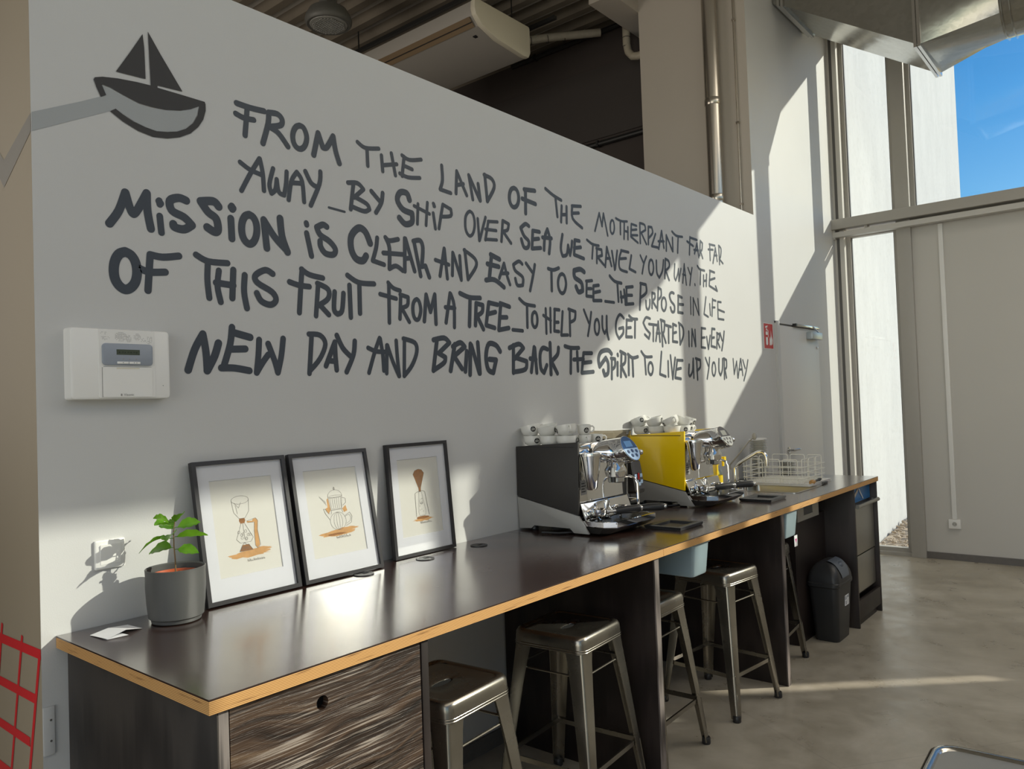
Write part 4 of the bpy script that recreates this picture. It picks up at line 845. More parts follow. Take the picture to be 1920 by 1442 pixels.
# ================================================================ FRAMED DRAWINGS
def picture(x0, x1, yb, yt, label, art, seed):
    wd, ht, dp = x1-x0, .440, .020
    lean = math.atan2(abs(yb-yt), ht)
    t = thing('picture_frame', label, 'picture', ((x0+x1)/2, yb, HC+.001), group='framed coffee drawings')
    t.rotation_euler.x = -lean
    bw_ = .013; h = wd/2
    fr = MB()
    for q in ((-h, -h+bw_, 0, ht), (h-bw_, h, 0, ht), (-h+bw_, h-bw_, 0, bw_), (-h+bw_, h-bw_, ht-bw_, ht)): fr.box(q[0], q[1], -dp, 0, q[2], q[3])
    fr2 = MB()
    prof = [(0, 0), (0, -dp), (bw_, -dp), (bw_, -dp+.006), (bw_, 0)]
    rings = []
    for (cx_, cz_) in ((-h, 0), (h, 0), (h, ht), (-h, ht)):
        sx_ = 1 if cx_ < 0 else -1; sz_ = 1 if cz_ == 0 else -1
        rings.append([(cx_+sx_*p, q, cz_+sz_*p) for p, q in prof])
    fr2.loft(rings, closed=True)
    obj('frame', fr2.mesh('frame', FBLK, smooth=False), None, t)
    obj('backing', B(-h+bw_, h-bw_, -.004, -.001, bw_, ht-bw_), KNOT, t)
    # passe-partout with a bevelled opening
    ox, oz0, oz1 = h-.054, .075, ht-.062
    mp_ = MB()
    def rc(a, z0, z1, y): return [(-a, y, z0), (a, y, z0), (a, y, z1), (-a, y, z1)]
    mp_.loft([rc(h-bw_, bw_, ht-bw_, -.0105), rc(ox, oz0, oz1, -.0105), rc(ox-.0015, oz0+.0015, oz1-.0015, -.0080)], cap=False)
    obj('passe_partout', mp_.mesh('passe_partout', MATB, smooth=False), None, t)
    aw = obj('drawing_sheet', MB().flat(rc(ox+.003, oz0-.003, oz1+.003, -.0075)), ART, t)
    line = MB(); wa = MB(); wa2 = MB(); random.seed(seed)
    S = ht
    def ln(pts, w_=.0010):
        P = [Vector((a, b)) for a, b in pts]
        for a, b in zip(P, P[1:]):
            d = (b-a); 
            if d.length < 1e-6: continue
            n_ = Vector((-d.y, d.x)).normalized()*w_/2
            line.add([(*((a+n_).x,), -.0080, (a+n_).y), ((b+n_).x, -.0080, (b+n_).y), ((b-n_).x, -.0080, (b-n_).y), ((a-n_).x, -.0080, (a-n_).y)], [(0, 1, 2, 3)])
    def blob(mb, pts, y=-.0077): mb.flat([(a, y, b) for a, b in pts])
    def el(cx_, cz_, a, b, n=20, t0=0, t1=360): return [(cx_+a*math.cos(R(t0+(t1-t0)*k/n)), cz_+b*math.sin(R(t0+(t1-t0)*k/n))) for k in range(n+1)]
    def rough(cx_, cz_, a, b, n=26, j=.25):
        return [(cx_+a*(1+random.uniform(-j, j))*math.cos(2*math.pi*k/n), cz_+b*(1+random.uniform(-j, j))*math.sin(2*math.pi*k/n)) for k in range(n)]
    art(ln, blob, el, rough, wa, wa2)
    z0_, zb_, k_ = {a1: (.136, .124, .89), a2: (.155, .165, .91), a3: (.142, .16, .865)}[art]
    for q in (line, wa, wa2): q.v = [Vector((v.x*(k_+.12), v.y, z0_+(v.z-zb_)*k_)) for v in q.v]
    # scribbled signature line
    sx_ = -.03
    for k in range(9):
        x = -.012+k*.007; z = z0_-.022
        ln([(x, z), (x+.002, z+.007*random.random()+.002), (x+.004, z-.002), (x+.006, z+.005*random.random())], .0009)
    obj('ink_lines', line, INK, aw, smooth=False)
    if wa.v: obj('coffee_wash', wa, WASH, aw, smooth=False)
    if wa2.v: obj('dark_wash', wa2, WASH2, aw, smooth=False)
    obj('glass', MB().box(-h+bw_-.001, h-bw_+.001, -.0165, -.0150, bw_-.001, ht-bw_+.001), PGLASS, t)
    return t
def a1(ln, blob, el, rough, wa, wa2):      # syphon brewer
    ln(el(-.012, .318, .030, .0145, 24)); ln([(-.042, .318), (-.038, .275), (-.022, .252), (-.002, .252), (.014, .275), (.018, .318)])
    ln([(-.03, .30), (-.026, .27)]); ln([(-.034, .31), (-.02, .29), (-.01, .31)])
    blob(wa2, [(-.022, .252), (-.004, .252), (-.002, .244), (-.006, .234), (-.020, .234), (-.024, .244)])
    ln([(-.018, .234), (-.040, .180), (-.028, .166), (.008, .166), (.018, .180), (-.006, .234)]); ln([(-.012, .234), (-.012, .178)])
    for k in range(9): ln(el(random.uniform(-.03, .008), random.uniform(.175, .21), .004, .005, 8), .0008)
    blob(wa, [(.002, .240), (.022, .238), (.024, .245), (.036, .246), (.040, .236), (.036, .205), (.038, .150), (.028, .140), (.022, .150), (.024, .20), (.028, .234), (.004, .233)], -.0078)
    ln([(.002, .240), (.034, .247), (.041, .236), (.036, .205), (.040, .150), (.029, .139), (.022, .150), (.024, .20), (.028, .232), (.006, .234)])
    blob(wa2, [(-.034, .137), (-.022, .158), (.0, .158), (.012, .137)]); ln([(-.034, .137), (-.022, .158), (-.014, .166), (-.008, .158), (.0, .158), (.012, .137), (-.034, .137)], .0014)
    for k in range(6): ln([(-.026+k*.005, .142), (-.026+k*.005, .153)], .0014)
    blob(wa, rough(.0, .124, .070, .0105)); blob(wa, rough(.03, .134, .048, .007), -.00765)
def a2(ln, blob, el, rough, wa, wa2):      # coffee pot with spout and handle
    ln(el(.006, .205, .033, .034, 26)); ln(el(.006, .205, .018, .033, 20), .0008); ln(el(.006, .205, .006, .033, 20), .0008)
    ln([(-.020, .234), (-.016, .244), (-.018, .250)]); ln([(.030, .234), (.027, .244), (.029, .250)]); ln([(-.019, .249), (.030, .249)], .0016); ln([(-.019, .253), (.030, .253)])
    ln([(-.018, .253), (-.022, .298), (.034, .298), (.028, .253)]); 
    for k in range(6): ln([(-.014+k*.008, .256), (-.016+k*.009, .296)], .0008)
    ln(el(.006, .300, .030, .026, 20, 0, 180)); ln(el(.006, .300, .030, .005, 16)); ln([(.006, .326), (.006, .338)], .0016); ln(el(.006, .331, .004, .004, 8))
    ln([(.033, .294), (.048, .288), (.048, .272), (.033, .262)], .0014)
    ln([(-.026, .212), (-.042, .238), (-.048, .258), (-.040, .256), (-.034, .244), (-.026, .236)], .0013)
    ln([(.038, .222), (.058, .232), (.066, .215), (.060, .192), (.036, .182)], .0013); ln([(.034, .218), (.054, .224), (.060, .212), (.055, .198), (.038, .190)], .0010)
    blob(wa, [(-.024, .298), (-.030, .292), (-.030, .262), (-.040, .258), (-.030, .236), (-.019, .25)], -.0076); blob(wa, [(.03, .25), (.045, .262), (.05, .24), (.035, .235)], -.0076)
    blob(wa, rough(.004, .160, .075, .0105)); blob(wa, rough(.035, .170, .045, .008), -.00765); blob(wa2, rough(-.01, .157, .040, .004), -.0079)
    for k in range(6): ln([(-.055+k*.004, .30-k*.006), (-.058+k*.004, .308-k*.004)], .0008)
def a3(ln, blob, el, rough, wa, wa2):      # flask dripper in a wire stand
    fan = [(-.006, .295), (-.024, .345), (-.030, .360), (-.020, .376), (.0, .382), (.018, .378), (.030, .362), (.024, .345), (.006, .295), (.005, .278), (-.005, .278)]
    blob(wa2, fan); ln(fan+[fan[0]], .0012)
    for k in range(6): ln([(-.020+k*.008, .368), (-.003+k*.0012, .30)], .0008)
    ln([(-.028, .272), (-.030, .168)], .0022); ln([(.026, .276), (.040, .168)], .0022); ln([(-.028, .272), (-.016, .278), (.012, .282), (.026, .276)], .0018)
    ln([(-.008, .278), (-.008, .262), (-.016, .19), (-.012, .170), (.020, .170), (.024, .19), (.010, .262), (.008, .278)]); ln([(-.006, .24), (-.004, .222), (.008, .222), (.010, .24)])
    ln([(-.005, .226), (.009, .226)], .002)
    for k in range(10): ln(el(random.uniform(-.008, .012), random.uniform(.18, .25), .002, .002, 6), .0006)
    blob(wa2, rough(.003, .160, .036, .0065, 26, .12)); blob(wa, rough(.006, .152, .050, .008), -.00765)
picture(1.188, 1.516, -.092, -.006, 'black frame with a drawing of a syphon coffee maker, leaning nearest the potted plant', a1, 3)
picture(1.532, 1.868, -.092, -.006, 'black frame with a drawing of an old coffee pot, leaning in the middle of three', a2, 4)
picture(1.972, 2.300, -.040, -.002, 'black frame with a drawing of a flask dripper with brown filter, leaning on its own', a3, 5)

# ================================================================ POTTED PLANT, PAPER
pp = thing('potted_plant', 'small coffee seedling in a grey ceramic pot on the worktop', 'plant', (1.078, -.135, HC))
obj('saucer', MB().lathe([(.058, 0), (.066, .003), (.068, .014), (.064, .016)], n=40), POTM, pp)
obj('pot', MB().lathe([(.0005, .010), (.066, .010), (.0735, .016), (.0775, .055), (.0800, .10), (.0795, .135), (.0805, .150), (.0785, .1515), (.0755, .148), (.0745, .10), (.070, .03), (.0005, .03)], n=48, cap=False), POTM, pp)
obj('nursery_pot', MB().lathe([(.060, .05), (.066, .128), (.0685, .134), (.0650, .134), (.0625, .12), (.058, .06)], n=36, cap=False), TERRA, pp)
sm = MB()
rg = []
for k, r_ in enumerate((.0630, .052, .040, .028, .016, .005)):
    rg.append([(r_*math.cos(2*math.pi*i/28), r_*math.sin(2*math.pi*i/28), .124+random.uniform(-.003, .004)) for i in range(28)])
sm.loft(rg); obj('soil', sm, SOIL, pp)
cr = MB()
for k in range(110):
    a = random.random()*6.28; q = .06*math.sqrt(random.random()); s_ = random.uniform(.0015, .0035)
    cr.add([(q*math.cos(a)+s_*x, q*math.sin(a)+s_*y, .126+s_*z) for x, y, z in ((1, 0, 0), (-.5, .9, 0), (-.5, -.9, 0), (0, 0, 1.2))], [(0, 1, 3), (1, 2, 3), (2, 0, 3), (0, 2, 1)])
c_ = obj('soil_crumbs', cr, SOIL, pp, smooth=False); c_['kind'] = 'stuff'
obj('stem', MB().tube([(0, 0, .12), (.001, .002, .17), (-.003, .0, .21), (-.002, .002, .25), (.002, .0, .282)], [.0022, .002, .0018, .0015, .001], 8), STEM, pp)
# directions: u towards image right is about (.64, -.77)
def leaf(z0, az, ln_, wd, rise, droop, roll=0):
    n = 9; vs = []; fs = []
    for k in range(n+1):
        t = k/n; wv = 1.15*wd*math.sin(math.pi*min(1, t*.96+.02))**.8*(1-.28*t); wv = max(wv, .0008)
        x = ln_*t; z = rise*t-droop*t*t
        rip = .0018*math.sin(k*2.4)
        vs += [(x, -wv, z+wv*.28+rip), (x, -wv*.5, z+wv*.05), (x, 0, z-.001), (x, wv*.5, z+wv*.05), (x, wv, z+wv*.28-rip)]
    for k in range(n):
        for j in range(4): a = k*5+j; fs.append((a, a+1, a+6, a+5))
    m_ = MB().add(vs, fs); m_.xf(T(-.001, .001, z0) @ RZ(az) @ T(.010, 0, 0) @ RX(roll))
    m_.tube([Vector((-.001, .001, z0)), Vector((-.001+.012*math.cos(az), .001+.012*math.sin(az), z0+.001))], .0011, 6)
    return m_
IR = math.atan2(-.767, .642)
for z0, az, L_, W_, rs, dr_, rl_ in ((.200, IR, .056, .022, -.004, .012, .5), (.205, IR+math.pi, .068, .026, .010, .030, -.5), (.232, IR+math.pi+.5, .082, .021, .030, .062, .3), (.236, IR-.15, .092, .019, .026, .022, -.7),
                                     (.262, IR+.5, .060, .024, .022, .012, .5), (.258, IR+2.4, .055, .022, .032, .022, -.4), (.276, IR+3.4, .046, .022, .036, .018, .6), (.280, IR-.6, .040, .020, .044, .018, .2), (.245, IR-1.5, .058, .024, .010, .020, .4), (.268, IR-2.2, .050, .022, .030, .020, -.3)):
    obj('leaf', leaf(z0, az, L_, W_, rs, dr_, rl_).mesh('leaf', LEAF, ang=60), None, pp)
pa = thing('folded_paper', 'small white folded paper slip lying left of the plant pot', 'paper', (.925, -.118, HC))
obj('sheet', MB().add([(-.060, .035, .0015), (-.052, -.055, .004), (.0, -.046, .0145), (.055, -.020, .001), (.048, .055, .001), (-.008, .046, .007)], [(0, 1, 2, 5), (5, 2, 3, 4)]), PAPER, pa, smooth=False)
obj('inner_fold', MB().add([(-.056, .030, .0008), (-.050, -.048, .0008), (.004, -.052, .0008), (-.006, .042, .0008)], [(0, 1, 2, 3)]), PAPER, pa, smooth=False)

# ================================================================ WALL FITTINGS
sw = thing('light_switch', 'square cream light switch on the wall above the folded paper', 'switch', (.953, 0, 1.114))
obj('frame', MB().loft([[(a, 0, b) for a, b in rrect(-.0405, .0405, -.0405, .0405, .003)], [(a, -.008, b) for a, b in rrect(-.0405, .0405, -.0405, .0405, .003)], [(a, -.010, b) for a, b in rrect(-.038, .038, -.038, .038, .003)]]), WPLA, sw)
obj('rocker', MB().loft([[(a, -.010, b) for a, b in rrect(-.028, .028, -.028, .028, .002)], [(-.0275, -.012, -.0275), (.0275, -.012, -.0275)][:0] or [(a, -.0125-.0018*(b/.0275), b) for a, b in rrect(-.0275, .0275, -.0275, .0275, .002)]]), WPLA, sw)
al = thing('alarm_panel', 'white alarm control box with blue grey display fascia on the wall', 'alarm', (.984, 0, 1.651))
al.rotation_euler.y = R(0)
AW, AH, AD = .139, .100, .042
def rl(x0, x1, z0, z1, r_, y): return [(a, y, b) for a, b in rrect(x0, x1, z0, z1, r_, 5)]
obj('housing', MB().loft([rl(-AW, AW, -AH, AH, .008, 0), rl(-AW, AW, -AH, AH, .010, -AD+.008), rl(-AW+.002, AW-.002, -AH+.002, AH-.002, .010, -AD+.002), rl(-AW+.006, AW-.006, -AH+.006, AH-.006, .008, -AD)]).mesh('housing', WPLA, ang=40), None, al)
obj('centre_cover', MB().loft([rl(-.066, .092, -AH+.004, AH-.002, .002, -AD+.001), rl(-.0655, .0915, -AH+.0045, AH-.003, .002, -AD-.002)]), WPLA, al)
fs_ = obj('fascia', MB().loft([rl(-.057, .084, -.004, .058, .010, -AD-.002), rl(-.057, .084, -.004, .058, .010, -AD-.006), rl(-.054, .081, -.001, .055, .008, -AD-.0075)]), FASCIA, al)
obj('display', B(-.019, .046, -AD-.0082, -AD-.0073, .026, .041), LCDG, fs_)
for k, w_ in enumerate((.004, .006, .003, .005, .004, .006, .004)): obj('display_text', B(-.013+k*.008, -.013+k*.008+w_, -AD-.0085, -AD-.0081, .031+(k % 2)*.0015, .0345), mat('lcd_ink', (.02, .03, .02), .5), fs_)
for x in (-.018, .015): obj('button', B(x, x+.031, -AD-.011, -AD-.007, .000, .0065).mesh('button', WPLA, bevel=.001), None, fs_)
for x in (-.004, .027, .034): obj('button_mark', B(x, x+.003, -AD-.0113, -AD-.0109, .0022, .0042), DOTS, fs_)
for x in (.0, .017, .036): obj('indicator', MB().cyl((x, -AD-.0078, .014), .0018, .0006, 10, (0, 1, 0)), DOTS, fs_)
obj('flap', MB().loft([rl(-.056, .083, -AH+.006, -.009, .006, -AD-.0018), rl(-.056, .083, -AH+.006, -.009, .006, -AD-.0035)]), WPLA, al)
obj('flap_seam', MB().box(-.0572, -.0562, -AD-.0030, -AD-.0018, -AH+.006, -.010).box(-.053, .081, -AD-.0030, -AD-.0018, -.0088, -.0078), DOTS, al)
obj('flap_tab', B(-.018, .046, -AD-.0042, -AD-.003, -.014, -.0105), CREAM, al)
dt = MB(); random.seed(11)
def dots(cx_, cz_, a, b, pr=.85, st=.0030):
    i = -int(a/st)
    while i*st <= a:
        j = -int(b/st)
        while j*st <= b:
            if (i*st/a)**2+(j*st/b)**2 <= 1 and random.random() < pr: dt.box(cx_+i*st-.0006, cx_+i*st+.0006, -AD-.0026, -AD-.0019, cz_+j*st-.0006, cz_+j*st+.0006)
            j += 1
        i += 1
for q in ((-.050, .086, .010, .005, .5), (-.048, .073, .013, .006, .55), (-.004, .078, .018, .013, .9), (.018, .073, .009, .011, .85), (.042, .079, .011, .010, .9), (.060, .070, .010, .006, .6), (.078, .074, .009, .009, .7), (.076, .064, .006, .004, .6)): dots(*q)
d_ = obj('speaker_dots', dt, DOTS, al, smooth=False); d_['kind'] = 'stuff'
def glyphtext(par, s, x, y, z, h, m_, axis='y', name='lettering'):
    cu = bpy.data.curves.new('txt', 'FONT'); cu.body = s; cu.size = h; cu.extrude = .0002; cu.align_x = 'CENTER'
    o_ = bpy.data.objects.new('txt', cu); COL.objects.link(o_)
    bpy.context.view_layer.update()
    me = bpy.data.meshes.new_from_object(o_.evaluated_get(bpy.context.evaluated_depsgraph_get())); bpy.data.objects.remove(o_)
    me.transform(T(x, y, z) @ RX(R(90))); me.materials.clear(); me.materials.append(m_)
    return obj(name, me, None, par)
glyphtext(al, 'Visonic', .015, -AD-.0038, -.091, .010, DOTS)
obj('logo_mark', B(-.008, -.004, -AD-.0042, -AD-.0034, -.091, -.085), DOTS, al)
obj('pin_hole', MB().cyl((.116, -AD-.0006, -.062), .0014, .001, 8, (0, 1, 0)), DOTS, al)

# door in the wall
dd = struct('door_1', B(6.085, 7.005, -.012, .0, .005, 2.055).mesh('door', DOORM, bevel=.003), None)
obj('door_gap', MB().box(6.070, 6.085, -.004, .0, 0, 2.07).box(7.005, 7.018, -.003, 0, 0, 2.07).box(6.07, 7.018, -.003, 0, 2.055, 2.07), FRAMED, dd)
obj('door_frame', MB().box(6.02, 6.070, -.022, 0, 0, 2.085).box(6.02, 7.06, -.010, 0, 2.07, 2.085), WHITE, dd)
hd = MB().lathe([(.026, 0), (.026, .008), (.010, .010)], (6.165, -.012, 1.055), 18, (0, -1, 0)).tube([(6.165, -.02, 1.055), (6.165, -.058, 1.055), (6.18, -.062, 1.055), (6.30, -.060, 1.055)], [.009, .009, .009, .008], 10)
obj('door_handle', hd, CHROMER, dd)
obj('door_lock', MB().lathe([(.012, 0), (.012, .006), (.008, .008)], (6.95, -.012, 1.9-.0), 12, (0, -1, 0)), CHROMER, dd)
dcl = thing('door_closer', 'silver door closer with sliding arm on top of the white door', 'closer', (6.83, -.012, 2.0))
obj('body', MB().box(-.13, .13, -.052, 0, -.032, .028).mesh('body', mat('closer_silver', (.42, .47, .50), .35, .5), bevel=.005), None, dcl)
obj('slide_arm', MB().tube([(.06, -.04, .034), (-.10, -.05, .068)], .007, 8), CHROMER, dcl)
obj('slide_rail', B(-.42, .12, -.03, .010, .062, .080).mesh('slide_rail', CHROMER, bevel=.002), None, dcl)
obj('rail_end', B(-.445, -.42, -.03, .010, .060, .082), BLACKP, dcl)
sg = thing('fire_extinguisher_sign', 'small red fire extinguisher sign with white symbols left of the door', 'sign', (5.881, 0, 1.957))
obj('plate', B(-.092, .092, -.003, 0, -.100, .100), SIGNW, sg)
obj('red_face', B(-.088, .088, -.0036, -.0028, -.096, .096), SIGNR, sg)
ex = MB()
def xz(mb, pts, y=-.0042): return mb.flat([(a, y, b) for a, b in pts])
xz(ex, rrect(-.055, -.015, -.070, .035, .012)); xz(ex, [(-.045, .042), (-.025, .042), (-.025, .058), (-.045, .058)]); xz(ex, [(-.060, .060), (-.020, .066), (-.010, .082), (-.060, .074)])
xz(ex, [(-.012, .052), (.0, .040), (-.003, -.01), (-.012, -.01), (-.010, .036), (-.018, .046)])
xz(ex, [(.014, -.07), (.026, -.07), (.040, -.03), (.030, .0), (.018, -.02)]); xz(ex, [(.030, -.07), (.050, -.07), (.064, -.02), (.050, .05), (.044, .0)]); xz(ex, [(.054, -.07), (.072, -.06), (.078, -.03), (.068, .0)])
obj('pictogram', ex, SIGNW, sg, smooth=False)
obj('extinguisher_band', MB().flat([(-.055, -.0046, -.01), (-.015, -.0046, -.01), (-.015, -.0046, .008), (-.055, -.0046, .008)]), SIGNR, sg)

# socket with cable duct on the end wall
XW = XE-.055
ct = thing('cable_duct', 'thin white cable duct running down the grey end wall to the socket', 'cable duct', (XW, -.886, .36))
obj('duct', B(-.018, 0, -.018, .018, 0, 2.60).mesh('duct', WPLA, bevel=.002), None, ct)
sk2 = thing('wall_socket', 'white power socket low on the grey end wall', 'socket', (XW, -.886, .318))
obj('plate', B(-.03, 0, -.046, .046, -.04, .04).mesh('plate', WPLA, bevel=.003), None, sk2)
obj('socket_well', MB().lathe([(.024, 0), (.024, .002), (.019, .002), (.019, -.004), (.0005, -.004)], (-.0305, 0, 0), 24, (-1, 0, 0), cap=False), WPLA, sk2)
obj('socket_face', MB().cyl((-.0312, 0, 0), .019, .0006, 20, (-1, 0, 0)), mat('socket_recess', (.42, .41, .38), .5), sk2)
obj('contact', MB().box(-.0328, -.0318, -.011, -.007, -.002, .002).box(-.0328, -.0318, .007, .011, -.002, .002), BLACKP, sk2)

# ================================================================ BIN, BOXES
bn = thing('swing_bin', 'black plastic waste bin with grey swing lid under the worktop', 'bin', (4.915, -.700, 0))
def rr3(hx, hy, r_, z, ox=0, oy=0): return [(a+ox, b+oy, z) for a, b in rrect(-hx, hx, -hy, hy, r_, 6)]
obj('bin_body', MB().loft([rr3(.108, .068, .03, 0), rr3(.112, .072, .03, .006), rr3(.146, .088, .035, .335), rr3(.146, .088, .035, .345)]).mesh('bin_body', BINM, ang=40), None, bn)
obj('bin_rim', MB().loft([rr3(.148, .090, .036, .328), rr3(.156, .095, .038, .335), rr3(.156, .095, .038, .354), rr3(.152, .092, .037, .358)]).mesh('bin_rim', BINM, ang=40), None, bn)
dome = []
for k in range(9):
    t = math.pi/2*k/8; s_ = math.cos(t*.97); dome.append(rr3(.150*(.30+.70*s_)-.002, .090*s_+.004, min(.036, .08*s_+.003), .356+.122*math.sin(t)))
obj('bin_hood', MB().loft(dome).mesh('bin_hood', BINM, ang=50), None, bn)
lidv = []; nx_, na_ = 10, 12
for i in range(nx_+1):
    x = -.088+.186*i/nx_; q = abs(x)/.136
    for j in range(na_+1):
        t = math.pi/2*(.12+.86*j/na_); s_ = math.cos(t*.97); x = (-.080+.160*i/nx_)*(.80+.20*min(1, j/4))
        wob = .0015
        lidv.append((x, -(.090*s_+.004)*1.03-.001, .356+.122*math.sin(t)+wob))
lf = [(i*(na_+1)+j, i*(na_+1)+j+1, (i+1)*(na_+1)+j+1, (i+1)*(na_+1)+j) for i in range(nx_) for j in range(na_)]
lid = MB().add(lidv, lf)
obj('swing_lid', lid.mesh('swing_lid', BINL, ang=60), None, bn)
obj('lid_dimple', MB().ell((.01, -.060, .447), .035, .020, .018, 16, 8).xf(Matrix.Identity(4)), BINL, bn)
obj('sticker', B(.0, .075, -.0845, -.0815, .20, .262), PAPER, bn)
for i, (a, b, c, d) in enumerate(((.005, .03, .235, .257), (.008, .03, .205, .228), (.04, .07, .242, .257), (.05, .058, .205, .236))): obj('sticker_print', B(a, b, -.0852, -.0843, c, d), FASCIA, bn)

def plastic_box(loc, w_, d_, h, label):
    t = thing('plastic_box', label, 'box', loc)
    def q(s_, z): return [(a, b, z) for a, b in rrect(-w_/2*s_, w_/2*s_, -d_/2*s_, d_/2*s_, .015, 4)]
    obj('shell', MB().loft([q(.90, -h), q(.92, -h+.006), q(1.0, 0), q(.985, 0), q(.905, -h+.008)], cap=False).flat(q(.90, -h)).flat(q(.905, -h+.008)).mesh('shell', PVC, ang=40), None, t)
    obj('rim', MB().loft([q(1.0, -.006), q(1.04, -.004), q(1.04, .002), q(.985, .002)], cap=False), PVC, t)
    for x in (-w_/2*1.02-.004, w_/2*1.02+.004):
        obj('slide_rail', MB().box(x-.010, x+.010, -d_/2, d_/2, -.002, .006), BLACKP, t)
    return t
b1 = plastic_box((3.080, -.60, .874), .145, .34, .140, 'translucent blue plastic box hanging under the worktop by the black machine')
b2 = plastic_box((4.148, -.60, .874), .165, .34, .140, 'translucent blue plastic box hanging under the worktop beside the second upright panel')
tg = thing('paper_tag', 'small white tag with a pink arrow hanging below the farther blue plastic box', 'tag', (4.195, -.765, .712))
obj('card', B(-.022, .022, -.001, .001, -.035, .024), PAPER, tg)
obj('arrow', MB().flat([(-.012, -.0016, .006), (.012, -.0016, .006), (0, -.0016, -.018)]), mat('magenta_print', (.55, .02, .22), .5), tg)

# ================================================================ ESPRESSO MACHINES
def espresso(xm, body, scr, lcd, keys, keyd, label, blue):
    t = thing('espresso_machine', label, 'espresso machine', (xm, 0, HC)); W_ = .41
    def pz(n, pts, x0, x1, m_, bev=.0015, lb=None): return obj(n, MB().prism(pts, 'x', x0, x1).mesh(n, m_, bevel=bev), None, t, lb)
    up = [(-.006, .384), (-.357, .405), (-.347, .088), (.0, .157)]
    lo = [(-.001, .152), (-.346, .083), (-.397, .008), (-.318, .008), (-.298, .026), (-.098, .026), (-.080, .012), (-.012, .008)]
    up = [(min(a, -.003), b) for a, b in up]; lo = [(min(a, -.004), b) for a, b in lo]
    for x0 in (0, W_-.012):
        pz('side_panel', up, x0, x0+.012, body); pz('lower_side_panel', lo, x0+.0005, x0+.0115, SATIN)
    obj('side_slot', B(-.0008, .0005, -.335, -.03, .380, .3835).xf(Matrix.Identity(4)), BLACKP if blue else mat('slot_shadow', (.02, .012, .0), .6), t)
    pz('chassis', [(-.012, .372), (-.335, .372), (-.335, .13), (-.335, .03), (-.012, .03)], .0125, W_-.0125, CHASSIS)
    obj('top_rail', MB().box(.012, W_-.012, -.352, -.338, .373, .398).mesh('top_rail', CHROME, bevel=.003), None, t)
    obj('cup_tray', B(.0125, W_-.0125, -.338, -.02, .3725, .378), CHROMER, t)
    gr = MB()
    for k in range(14): gr.box(.02+k*.0275, .026+k*.0275, -.33, -.03, .378, .382)
    obj('cup_grille', gr, CHROME, t)
    # splash back with its slanted lower fold
    pz('splash_back', [(-.336, .37), (-.342, .37), (-.342, .140), (-.352, .134), (-.378, .064), (-.372, .062), (-.345, .128), (-.336, .136)], .014, W_-.014, CHROME)
    # drip tray
    base = [(.016, -.345), (.016, -.465), (.046, -.515), (.364, -.515), (.394, -.465), (.394, -.345)]
    def sc_(p, q, oy=0): return [(.205+(a-.205)*p, -.345+(b+.345)*q+oy) for a, b in p_]
    p_ = base
    obj('tray_base', MB().loft([[(a, b, .008) for a, b in sc_(.93, .72)], [(a, b, .036) for a, b in sc_(1.0, .98)]]).mesh('tray_base', MBLACK, smooth=False), None, t)
    obj('tray_rim', MB().loft([[(a, b, .036) for a, b in sc_(1.0, .985)], [(a, b, .040) for a, b in sc_(1.015, 1.0)], [(a, b, .062) for a, b in sc_(1.02, 1.01)], [(a, b, .063) for a, b in sc_(.985, .955)], [(a, b, .055) for a, b in sc_(.98, .95)]], cap=False).mesh('tray_rim', CHROME, smooth=False), None, t)
    gr = MB()
    for k in range(19):
        x = .024+k*.0201; gr.box(x-.0042, x+.0042, -.345-.17*(1 if .04 < x < .37 else .72), -.375, .054, .0605)
    gr.box(.02, .39, -.44, -.434, .050, .0555)
    obj('drip_grille', gr, GRILLE, t)
    # feet, hoses
    for x, y in ((.05, -.06), (.36, -.06), (.05, -.31), (.36, -.31)): obj('foot', MB().lathe([(.018, 0), (.020, .003), (.016, .03)], (x, y, 0), 16), BLACKP, t)
    hz = MB()
    pth = [(.06+.04*math.cos(k*.5), -.20+.03*math.sin(k*.5)-.0*k, .012+.0006*k) for k in range(14)]
    hz.tube(pth, .006, 8).tube([(.10, -.22, .012), (.14, -.27, .01), (.08, -.30, .008), (.02, -.30, .008), (-.03, -.26, .008), (-.05, -.18, .008)], .0045, 8)
    obj('hose', hz, BLACKP, t)
    # group housing: loft of ovals running out to the slanted control panel
    cx = .205
    def oval(y, z, hx, hz_, tilt=0, n=28):
        v = Vector((0, math.sin(tilt), math.cos(tilt))); c = Vector((cx, y, z))
        return [c+Vector((1, 0, 0))*hx*math.cos(2*math.pi*k/n)+v*hz_*math.sin(2*math.pi*k/n)*(1.0 if math.sin(2*math.pi*k/n) > 0 else 1.0) for k in range(n)]
    tl = .545
    hs_ = MB().loft([oval(-.325, .345, .105, .040), oval(-.345, .350, .102, .048, .05), oval(-.385, .352, .088, .055, .15), oval(-.42, .352, .070, .060, .3), oval(-.455, .356, .060, .062, .42), oval(-.482, .362, .0600, .0625, tl), oval(-.492, .366, .0600, .0615, tl)])
    obj('group_housing', hs_.mesh('group_housing', CHROME, ang=60), None, t)
    nv = Vector((0, -math.cos(tl), math.sin(tl))); uv = Vector((0, math.sin(tl), math.cos(tl))); c0 = Vector((cx, -.492, .366))+nv*.0015
    def onp(a, b, d=0): return c0+Vector((1, 0, 0))*a+uv*b+nv*d
    def patch(mb, pts, d0, d1): return mb.loft([[onp(a, b, d0) for a, b in pts], [onp(a, b, d1) for a, b in pts]])
    el = [(.0575*math.cos(2*math.pi*k/36), .0590*math.sin(2*math.pi*k/36)) for k in range(36)]
    cp_ = obj('control_panel', patch(MB(), el, 0, .003), scr, t, 'oval display with round keys')
    low = [(a*.985, b*.985) for a, b in el if b < -.002]; low = [(-.0565, -.004)]+sorted(low, key=lambda p: math.atan2(p[1], p[0]))+[(.0565, -.004)]
